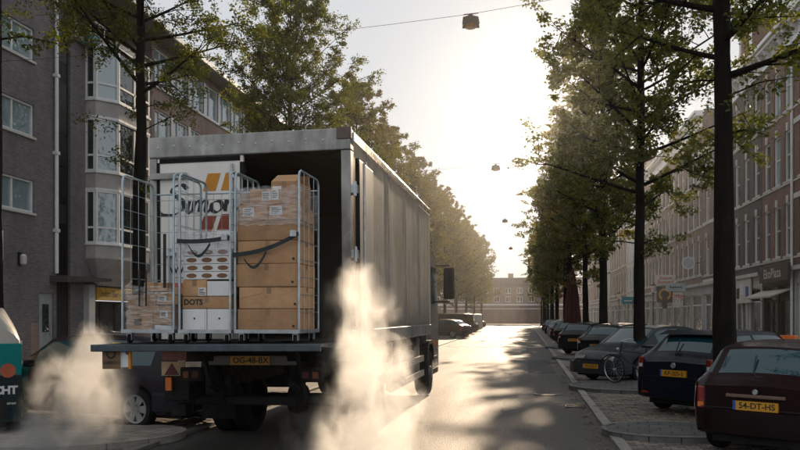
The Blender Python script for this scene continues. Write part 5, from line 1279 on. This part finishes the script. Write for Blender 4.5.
# ------------------------------------------------------------------ bicycles
TYRE = MB().lathe([(.325 + .016 * math.cos(a), .016 * math.sin(a)) for a in [2 * math.pi * k / 8 for k in range(8)]], (0, 0, 0), (1, 0, 0), 36, True).mesh('wheel', MT['rubber'], True)
RIMM = MB().lathe([(.300, -.012), (.312, -.013), (.312, .013), (.300, .012)], (0, 0, 0), (1, 0, 0), 36, True).mesh('rim', MT['steel'])
_s = MB()
for k in range(18):
    a = 2 * math.pi * k / 18; _s.tube([(.02 * (-1) ** k, .02 * math.cos(a), .02 * math.sin(a)), (0, .302 * math.cos(a), .302 * math.sin(a))], .0022, 3)
_s.tube([(-.04, 0, 0), (.04, 0, 0)], .02, 8)
SPOKE = _s.mesh('spokes', MT['steel'])
def bike(label, loc, rz, col, lean=0, steer=0, crate=None, name='bicycle'):
    t = thing(name, label, 'bicycle', loc, rz, 'parked bicycles'); t.rotation_euler = (0, lean, rz)
    m = mat('bike_' + label[:12].replace(' ', '_'), col, .4, .2)
    for y in (0.0, 1.08):
        w = put('wheel', TYRE, t, (0, y, .342), (0, 0, steer if y else 0)); put('rim', RIMM, w); put('spokes', SPOKE, w)
        tp('mudguard', lambda b: b.tube([(0, y + .365 * math.cos(a), .342 + .365 * math.sin(a)) for a in [R(20 + k * 15) for k in range(10)]], .018, 5), m, t)
    tp('frame', lambda b: (b.tube([(0, .44, .30), (0, .27, .86)], .016, 6), b.tube([(0, .44, .30), (0, .90, .72)], .017, 6), b.tube([(0, .30, .74), (0, .89, .80)], .015, 6), b.tube([(0, 0, .342), (0, .44, .30)], .011, 5), b.tube([(0, 0, .342), (0, .29, .76)], .010, 5)), m, t)
    tp('fork', lambda b: (b.tube([(0, .87, 1.0), (0, .92, .68), (0, 1.08, .342)], .015, 6)), m, t)
    tp('handlebar', lambda b: b.tube([(-.28, .66, 1.04), (-.26, .80, 1.06), (-.1, .86, 1.04), (.1, .86, 1.04), (.26, .80, 1.06), (.28, .66, 1.04)], .012, 6), MT['steel'], t)
    tp('saddle', lambda b: b.prism([(.10, -.09), (.16, -.10), (.30, -.04), (.40, -.025), (.40, .025), (.30, .04), (.16, .10), (.10, .09)], .88, .94, lambda a, c, h: (c, a, h)), MT['black'], t, bevel=.015)
    tp('crank', lambda b: (b.lathe([(.09, -.004), (.09, .004)], (.04, .44, .30), (1, 0, 0), 16), b.tube([(.07, .44, .30), (.07, .5, .14)], .01, 5), b.box((.12, .5, .14), (.09, .06, .02)), b.tube([(-.07, .44, .30), (-.07, .38, .46)], .01, 5), b.box((-.12, .38, .46), (.09, .06, .02))), MT['black'], t)
    tp('rack', lambda b: (b.tube([(-.06, -.2, .74), (-.06, .22, .74)], .007, 4), b.tube([(.06, -.2, .74), (.06, .22, .74)], .007, 4), b.tube([(0, 0, .342), (-.06, -.05, .74)], .006, 4), b.tube([(0, 0, .342), (.06, -.05, .74)], .006, 4)), MT['black'], t)
    tp('headlamp', lambda b: b.lathe([(0, 0), (.035, .01), (.03, .06), (0, .07)], (0, .94, .84), (0, 1, 0), 10), MT['clear_light'], t)
    tp('rear_light', lambda b: b.box((0, -.36, .55), (.04, .03, .06)), MT['red_light'], t)
    if crate: tp('crate', lambda b: (b.bx(-.2, .2, .9, 1.3, .9, .93), b.bx(-.2, -.18, .9, 1.3, .93, 1.15), b.bx(.18, .2, .9, 1.3, .93, 1.15), b.bx(-.18, .18, .9, .92, .93, 1.15), b.bx(-.18, .18, 1.28, 1.3, .93, 1.15)), crate, t)
    return t
bike('black town bicycle leaning on the second tree, front wheel to the road', (3.15, 19.05, .112), R(66), (.015, .016, .018), R(-5), R(-25))
orange_c = mat('crate_orange', (.72, .16, .02), .5)
bike('bicycle with an orange front crate behind the dark blue hatchback', (7.5, 20.2, .11), R(60), (.03, .03, .03), 0, 0, orange_c)
bike('bicycle next to the one with the orange crate', (8.2, 20.6, .11), R(70), (.05, .05, .06), R(4))
for k, (y, c, lab) in enumerate(((24.6, (.03, .03, .035), 'bicycle nearest the steel door of the purple brick block'), (26.2, (.02, .05, .06), 'teal bicycle outside the dark stairwell'), (27.2, (.05, .05, .05), 'bicycle outside the stairwell, between two others'),
        (28.6, (.02, .03, .05), 'bicycle under the stairwell canopy'), (30.3, (.06, .06, .06), 'bicycle in front of the shop with the yellow sign'))):
    bike(lab, (-14.7 + (k % 2) * .35, y, .11), R(35 + 25 * (k % 3)), c, R(4), R(20 * (k % 2)))

# ------------------------------------------------------------------ street lamps, hanging lamps, parasol, parking sign
lampw = mat('lamp_globe', (.72, .70, .64), .3)
def lantern(label, x, y, h):
    t = thing('street_lamp', label, 'street lamp', (x, y, .11), 0, 'lantern posts on the right pavement')
    tp('post', lambda b: b.tube([(0, 0, 0), (0, 0, .5), (0, 0, .52), (0, 0, h - .6)], [.09, .08, .05, .04], 10), MT['black'], t, smooth=True)
    tp('lantern', lambda b: b.lathe([(.10, h - .58), (.20, h - .1), (.17, h)], (0, 0, 0), (0, 0, 1), 6), lampw, t)
    tp('cap', lambda b: b.lathe([(.24, h - .01), (.14, h + .12), (.04, h + .18), (0, h + .25)], (0, 0, 0), (0, 0, 1), 6), MT['black'], t)
    tp('collar', lambda b: b.lathe([(.04, h - .66), (.12, h - .6), (.11, h - .57)], (0, 0, 0), (0, 0, 1), 8), MT['black'], t)
lantern('lantern street lamp in front of the dark sign with the golden ring', 9.8, 62, 4.0)
lantern('lantern street lamp beside the blue parking sign', 9.8, 84, 4.0)
ps = thing('parking_sign', 'blue rectangular parking sign on a thin post', 'sign', (6.75, 53, .11))
tp('post', lambda b: b.tube([(0, 0, 0), (0, 0, 2.95)], .035, 8), MT['steel'], ps)
tp('board', lambda b: b.bx(-.4, .4, -.06, -.037, 2.45, 2.92), teal_p, ps)
tp('lettering', lambda b: b.bx(-.25, .25, -.066, -.0605, 2.62, 2.68), MT['label'], ps)
pk = thing('parasol', 'tall closed dark red parasol among the trees on the right', 'parasol', (2.75, 46.4, .02))
def paras(b):
    prof = [(.03, 4.5), (.10, 4.35), (.22, 3.7), (.33, 2.9), (.40, 2.0), (.46, 1.3), (.30, 1.2)]
    n = 20; vs = []
    for (r_, z) in prof:
        for j in range(n): a = 2 * math.pi * j / n; rr = r_ * (1 + .16 * (-1) ** j); vs.append((rr * math.cos(a), rr * math.sin(a), z))
    b.add(vs, [(i * n + j, i * n + (j + 1) % n, (i + 1) * n + (j + 1) % n, (i + 1) * n + j) for i in range(6) for j in range(n)])
tp('cloth', paras, mat('parasol_cloth', (.075, .022, .020), .85), pk)
tp('pole', lambda b: b.tube([(0, 0, 0), (0, 0, 4.6)], .035, 8), MT['black'], pk)
tp('base', lambda b: b.bx(-.4, .4, -.4, .4, 0, .12), MT['concrete'], pk)
GHL = 'lamps hanging over the middle of the street'
for k, (x, y, z) in enumerate(((-1.38, 19.8, 9.2), (-1.5, 40, 9.3), (-1.6, 62.5, 9.3), (-1.6, 88, 9.3))):
    t = thing('hanging_lamp', ['dark street lamp hanging highest in the open sky', 'second dark street lamp hanging over the road', 'third small hanging street lamp further down the road', 'farthest tiny hanging street lamp between the trees'][k], 'street lamp', (x, y, z), R(4), GHL)
    tp('housing', lambda b: b.prism([(-.20, 0), (.22, 0), (.19, .17), (.06, .20), (.03, .24), (-.03, .24), (-.06, .20), (-.18, .17)], -.14, .14, lambda a, c, h: (a, h, c)), MT['black'], t, bevel=.012)
    tp('lens', lambda b: b.lathe([(.17, 0), (.14, -.05), (0, -.07)], (0, 0, -.002), (0, 0, 1), 16), mat('lamp_lens', (.3, .16, .08), .3), t, smooth=True)
    tp('cross_bar', lambda b: b.tube([(-.18, 0, .29), (.20, 0, .32)], .014, 6), MT['black'], t)
    tp('hanger', lambda b: b.tube([(0, 0, .22), (0, 0, .31)], .02, 6), MT['black'], t)
    w = thing('span_wire', ['thin cable carrying the highest hanging lamp across the street', 'thin cable carrying the second hanging lamp', 'thin cable carrying the third hanging lamp', 'thin cable carrying the farthest hanging lamp'][k], 'cable', (x, y, z + .3), 0, 'cables spanning the street')
    for (xe, ze, nm) in ((FL, 9.0, 'cable'), (FR, 11.6, 'cable')):
        dx, dz = xe - x, ze - z - .3
        tp(nm, lambda b: b.tube([(dx * u, 0, dz * u - .35 * 4 * u * (1 - u) * .5) for u in [q / 8 for q in range(9)]], .0055, 4), MT['black'], w)
# ------------------------------------------------------------------ trees
def gen_tree(seed, H, rc, z0, tr, nl, leaf, per, low=0.0, flat=.5):
    rr = np.random.RandomState(seed); mb = MB()
    tp_ = []; N = 30; wob = rr.normal(0, .034, (N, 2)).cumsum(0) * .6
    for i in range(N):
        u = i / (N - 1); tp_.append(Vector((wob[i, 0] * u * 1.6, wob[i, 1] * u * 1.6, H * .95 * u)))
    rad = [tr * (1.35 if i == 0 else 1.1 if i == 1 else 1) * (1 - .93 * (i / (N - 1)) ** 1.15) for i in range(N)]
    mb.tube(tp_, rad, 14)
    for q in range(len(mb.v)):
        i, a = q // 14, q % 14; x, y, z = mb.v[q]; c_ = tp_[min(i, N - 1)]
        k_ = 1 + .07 * math.sin(a * 2.7 + i * .55) + rr.normal(0, .045); mb.v[q] = (c_.x + (x - c_.x) * k_, c_.y + (y - c_.y) * k_, z)
    def trunk_at(z):
        u = min(max(z / (H * .95), 0), .999) * (N - 1); i = int(u); return tp_[i].lerp(tp_[i + 1], u - i), rad[i]
    pts = []; ws = []
    az = rr.uniform(0, 6.28)
    for k in range(nl):
        h = (k + rr.uniform(0, .9)) / nl
        z = z0 + (H * .93 - z0) * h ** .92
        az += 2.4 + rr.uniform(-.5, .5)
        prof = max(.22, 1 - ((h - .36) / .70) ** 2)
        L = rc * prof * rr.uniform(.7, 1.12)
        el = R(18 + 38 * h + rr.uniform(-10, 12))
        base, tb = trunk_at(z - L * math.sin(el) * .35)
        d0 = Vector((math.cos(az) * math.cos(el), math.sin(az) * math.cos(el), math.sin(el)))
        P = []; n = 6; side = Vector((-math.sin(az), math.cos(az), 0)) * rr.normal(0, .12)
        for i in range(n + 1):
            u = i / n; P.append(base + d0 * L * u + Vector((0, 0, 1)) * (.18 * L * u * u - .10 * L * u ** 3) + side * L * u * u)
        r0 = min(tb * .45, .014 + .017 * L)
        mb.tube(P, [r0 * (1 - .85 * i / n) for i in range(n + 1)], 6)
        m = max(5, int(L * 3.0))
        for q in range(m):
            u = .14 + .86 * (q + rr.uniform(0, 1)) / m; i = min(int(u * n), n - 1)
            p = P[i].lerp(P[i + 1], u * n - i)
            dv = (d0 * .55 + Vector(rr.normal(0, .62, 3)) + Vector((0, 0, .12))).normalized()
            l2 = L * rr.uniform(.22, .42) * (1.15 - .4 * u)
            e1 = p + dv * l2 * .5 + Vector(rr.normal(0, .05, 3)); e2 = p + dv * l2 - Vector((0, 0, .06 * l2))
            mb.tube([p, e1, e2], [r0 * .32, r0 * .22, .004], 4, caps=False)
            for s_ in range(3):
                f = (.45, .75, 1.0)[s_]; c_ = p.lerp(e2, f)
                tw_ = (dv * .5 + Vector(rr.normal(0, .6, 3))).normalized() * l2 * .5
                pts.append((c_, c_ + tw_)); ws.append(1.0)
                if rr.rand() < .5: mb.tube([c_, c_ + tw_ * .9], [.006, .003], 3, caps=False)
    for k in range(int(low)):      # a few water shoots on the trunk
        z = rr.uniform(z0 * .62, z0); b0, _ = trunk_at(z); a = rr.uniform(0, 6.28)
        e = b0 + Vector((math.cos(a), math.sin(a), rr.uniform(-.1, .5))) * rr.uniform(.6, 1.5)
        mb.tube([b0, b0.lerp(e, .5) + Vector((0, 0, .08)), e], [.02, .012, .004], 4)
        for s_ in range(3): c_ = b0.lerp(e, .5 + .25 * s_); pts.append((c_, c_ + Vector(rr.normal(0, .25, 3))))
    # leaves
    n = len(pts) * per
    A = np.array([tuple(a) for a, b in pts]); B = np.array([tuple(b) for a, b in pts])
    idx = np.repeat(np.arange(len(pts)), per); u = rr.rand(n, 1)
    C = A[idx] * (1 - u) + B[idx] * u + rr.normal(0, .085, (n, 3)) * np.array([1, 1, .8])
    nv = rr.normal(0, 1, (n, 3)); nv[:, 2] = np.abs(nv[:, 2]) + flat; nv /= np.linalg.norm(nv, axis=1)[:, None]
    t = np.cross(nv, rr.normal(0, 1, (n, 3))); t /= np.linalg.norm(t, axis=1)[:, None]; b_ = np.cross(nv, t)
    s = leaf * rr.uniform(.65, 1.3, (n, 1))
    V = np.empty((n, 4, 3)); V[:, 0] = C - t * s; V[:, 1] = C + b_ * s * .58 + nv * s * .12 - t * s * .1; V[:, 2] = C + t * s - nv * s * .15; V[:, 3] = C - b_ * s * .58 + nv * s * .12 - t * s * .1
    me = bpy.data.meshes.new('crown'); me.vertices.add(4 * n); me.vertices.foreach_set('co', V.reshape(-1).astype(np.float32))
    me.loops.add(4 * n); me.loops.foreach_set('vertex_index', np.arange(4 * n, dtype=np.int32))
    me.polygons.add(n); me.polygons.foreach_set('loop_start', np.arange(0, 4 * n, 4, dtype=np.int32))
    me.update(calc_edges=True)
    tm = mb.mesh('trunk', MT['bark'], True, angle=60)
    return tm, me
GT = 'street trees along both sides'
TM = {}
def tree_kind(k):
    if k not in TM:
        a = dict(nearR=(11, 16.5, 3.5, 5.6, .18, 40, .045, 44, 5), midR=(12, 17.0, 3.5, 4.8, .155, 52, .053, 52, 6), farR=(13, 16.5, 3.1, 5.0, .19, 46, .085, 32, 4), farS=(14, 15.5, 3.0, 4.9, .18, 44, .09, 30, 4),
                 nearL=(21, 17.5, 4.0, 7.9, .205, 38, .046, 46, 7), midL=(22, 19.5, 4.3, 5.4, .20, 66, .058, 52, 4), farL=(23, 17.0, 3.4, 4.2, .19, 52, .09, 30, 4))[k]
        TM[k] = gen_tree(*a)
    return TM[k]
def tree(label, x, y, k, rz, s=1.0, leaf='leaf'):
    tm, cm = tree_kind(k)
    if not cm.materials: cm.materials.append(MT[leaf])
    t = thing('street_tree', label, 'tree', (x, y, .0 if abs(x) < 9 else .05), rz, GT); t.scale = (s, s, s)
    put('trunk', tm, t); put('crown', cm, t)
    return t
rt = random.Random(4)
ORD = ['', 'second', 'third', 'fourth', 'fifth', 'sixth', 'seventh', 'eighth', 'ninth', 'tenth', 'eleventh', 'twelfth', 'thirteenth']
tree('thick trunked street tree between the maroon and the dark blue hatchbacks', 3.15, 12.95, 'nearR', R(200))
tree('street tree with the bicycle leaning against it', 2.98, 21.2, 'midR', R(40))
tree('third street tree along the right kerb', 3.25, 33.2, 'farR', R(100), 1.0)
for i, y in enumerate((43, 52.5, 62, 72, 83, 94, 106, 118, 131, 145)):
    tree(f'{ORD[i + 3]} street tree along the right kerb', (3.35 if i == 0 else 3.0) + rt.uniform(-.15, .15), y, 'farR' if i % 2 else 'farS', rt.uniform(0, 6.28), rt.uniform(.93, 1.07), 'leaf_backlit')
tree('street tree cut off by the left edge of the picture', -10.65, 13.9, 'nearL', R(70), 1.38)
tree('street tree behind the left roll cage', -10.4, 19.6, 'nearL', R(150))
for i, y in enumerate((33.8, 46, 57, 68, 79, 91, 103, 115, 128, 142)):
    tree(f'street tree rising over the truck roof, trunk in view' if i == 0 else f'{ORD[i]} tree past the one rising over the truck, left row', -10.4 + max(0, y - 50) * .028 + rt.uniform(-.2, .2), y, 'midL' if i == 0 else 'farL', R(205) if i == 0 else rt.uniform(0, 6.28), rt.uniform(.95, 1.06), 'leaf_backlit' if i else 'leaf')

# fallen leaves gathered along the kerb and round the trunks
def litter(label, spots, seed):
    rr = np.random.RandomState(seed); vs = []; fs = []
    for (x, y, z, sx, sy, n) in spots:
        for k in range(n):
            c_ = (x + rr.normal(0, sx), y + rr.normal(0, sy)); a = rr.uniform(0, 6.28); s_ = rr.uniform(.02, .045); o = len(vs)
            for q in range(4):
                an = a + q * math.pi / 2; r_ = s_ * (1 if q % 2 == 0 else .55)
                vs.append((c_[0] + math.cos(an) * r_, c_[1] + math.sin(an) * r_, z + .006 + rr.uniform(0, .018)))
            fs.append((o, o + 1, o + 2, o + 3))
    me = bpy.data.meshes.new('fallen_leaves'); me.from_pydata(vs, [], fs); me.materials.append(island_mat('dry_leaf', (.09, .06, .025), (.22, .16, .06), .8)); me.update()
    return tag(put('fallen_leaves', me), label, 'leaves', kind='stuff')
litter('dry leaves scattered along the right kerb and round the trunk', [(3.1, 12.6, .115, .5, .4, 220), (1.05, 14, .004, .09, 4.5, 260), (2.9, 20.9, .115, .6, .5, 160), (2.5, 14.5, .03, 1.0, 1.5, 120), (1.1, 26, .004, .1, 5, 160)], 5)

# ------------------------------------------------------------------ exhaust steam
def fix_normals(me):
    import bmesh
    bm = bmesh.new(); bm.from_mesh(me); bmesh.ops.recalc_face_normals(bm, faces=bm.faces); bm.to_mesh(me); bm.free()
def steam(label, loc, path, radii, dens, seed, scale=3.4, thr=.42):
    """closed lumpy hull with a billowing volume inside"""
    from mathutils import noise as mn
    import bmesh
    P = [Vector(p) for p in path]; K = len(P); mb = MB()
    bm = bmesh.new()
    for p, r_ in zip(P, radii):
        for i in range(8):
            for k in range(12):
                a, e = 2 * math.pi * k / 12, math.pi * (i + .5) / 8
                bm.verts.new(p + Vector((math.cos(a) * math.sin(e), math.sin(a) * math.sin(e), math.cos(e))) * r_ * 1.04)
    ch_ = bmesh.ops.convex_hull(bm, input=bm.verts[:])
    bmesh.ops.delete(bm, geom=list({v_ for v_ in ch_['geom_interior'] + ch_['geom_unused'] if isinstance(v_, bmesh.types.BMVert)}), context='VERTS')
    bm.verts.index_update(); mb.add([v_.co[:] for v_ in bm.verts], [tuple(v_.index for v_ in f.verts) for f in bm.faces]); bm.free()
    o = mb.build('steam', None, None)
    o.data.materials.clear()
    m = bpy.data.materials.new('steam_volume'); m.use_nodes = True; nn = m.node_tree.nodes; l = m.node_tree.links
    for x in list(nn):
        if x.type == 'BSDF_PRINCIPLED': nn.remove(x)
    v = nn.new('ShaderNodeVolumePrincipled'); v.inputs['Color'].default_value = (.96, .975, .99, 1); v.inputs['Anisotropy'].default_value = .60
    tc = nn.new('ShaderNodeTexCoord').outputs['Object']
    # billows: coarse lumps broken up by finer ones, fading towards the hull
    wv = nn.new('ShaderNodeTexNoise'); wv.inputs['Scale'].default_value = scale; wv.inputs['Detail'].default_value = 7; wv.inputs['Roughness'].default_value = .62; wv.inputs['Distortion'].default_value = .6
    mp = nn.new('ShaderNodeMapping'); mp.inputs['Location'].default_value = (seed * 3.1, seed * 1.7, 0); mp.inputs['Scale'].default_value = (1, 1, .75); l.new(tc, mp.inputs[0]); l.new(mp.outputs[0], wv.inputs['Vector'])
    # distance to the plume's axis, measured segment by segment and softened
    best = None
    for i in range(K):
        sb = nn.new('ShaderNodeVectorMath'); sb.operation = 'DISTANCE'; l.new(tc, sb.inputs[0]); sb.inputs[1].default_value = P[i]
        dv = nn.new('ShaderNodeMath'); dv.operation = 'DIVIDE'; l.new(sb.outputs['Value'], dv.inputs[0]); dv.inputs[1].default_value = max(radii[i], .05)
        if best is None: best = dv.outputs[0]
        else:
            mi = nn.new('ShaderNodeMath'); mi.operation = 'SMOOTH_MIN'; l.new(best, mi.inputs[0]); l.new(dv.outputs[0], mi.inputs[1]); mi.inputs[2].default_value = .25; best = mi.outputs[0]
    def mth(op, a, b=None, c=None):
        x = nn.new('ShaderNodeMath'); x.operation = op
        for k_, q in enumerate((a, b, c)):
            if q is None: continue
            if isinstance(q, (int, float)): x.inputs[k_].default_value = q
            else: l.new(q, x.inputs[k_])
        return x.outputs[0]
    core = mth('SUBTRACT', 1.0, best)
    lump = mth('MULTIPLY_ADD', wv.outputs['Fac'], 3.0, -1.5)
    body_ = mth('ADD', mth('MULTIPLY', core, 1.7), mth('ADD', lump, -thr))
    sm = nn.new('ShaderNodeMapRange'); sm.interpolation_type = 'SMOOTHSTEP'; l.new(body_, sm.inputs[0]); sm.inputs[1].default_value = 0; sm.inputs[2].default_value = 1.1
    edge = nn.new('ShaderNodeMapRange'); l.new(core, edge.inputs[0]); edge.inputs[1].default_value = 0.0; edge.inputs[2].default_value = .30
    dv = nn.new('ShaderNodeMath'); dv.operation = 'MULTIPLY'; l.new(mth('MULTIPLY', sm.outputs[0], edge.outputs[0]), dv.inputs[0]); dv.inputs[1].default_value = dens
    l.new(dv.outputs[0], v.inputs['Density']); l.new(v.outputs[0], nn['Material Output'].inputs['Volume'])
    fix_normals(o.data); o.data.materials.append(m); o.location = loc
    return tag(o, label, 'steam', kind='stuff')
steam('tall backlit plume of exhaust steam behind the truck', (-1.72, 8.3, 0),
      [(-.42, -.5, .0), (-.22, -.3, .25), (.10, -.1, .45), (.22, 0, .75), (-.05, 0, .95), (.12, .05, 1.2), (-.16, .05, 1.45), (-.04, .05, 1.75), (-.20, .05, 1.98), (-.16, .05, 2.15)], [.85, .98, .95, .82, .90, .74, .70, .60, .54, .42], 2.4, 1, 3.1, .64)
steam('low drifting cloud of exhaust steam in front of the dark estate', (-5.30, 8.65, 0),
      [(-.50, -.5, .0), (-.35, -.2, .25), (-.05, 0, .5), (.22, .1, .68), (-.15, .05, .85), (.06, .05, 1.1), (.02, .05, 1.4)], [.8, .92, .92, .70, .74, .62, .46], 2.4, 2, 3.0, .58)

# ------------------------------------------------------------------ hazy air over the whole street
hz_ = MB().bx(-70, 70, -14, 200, -1.4, 21).build('haze', None)
hz_.data.materials.clear()
m = bpy.data.materials.new('haze_volume'); m.use_nodes = True; nn = m.node_tree.nodes
for x in list(nn):
    if x.type == 'BSDF_PRINCIPLED': nn.remove(x)
v = nn.new('ShaderNodeVolumePrincipled'); v.inputs['Color'].default_value = (.92, .93, .95, 1); v.inputs['Density'].default_value = 0.00028; v.inputs['Anisotropy'].default_value = .91
m.node_tree.links.new(v.outputs[0], nn['Material Output'].inputs['Volume'])
fix_normals(hz_.data); hz_.data.materials.append(m)
tag(hz_, 'thin warm haze hanging in the street', 'haze', kind='stuff')
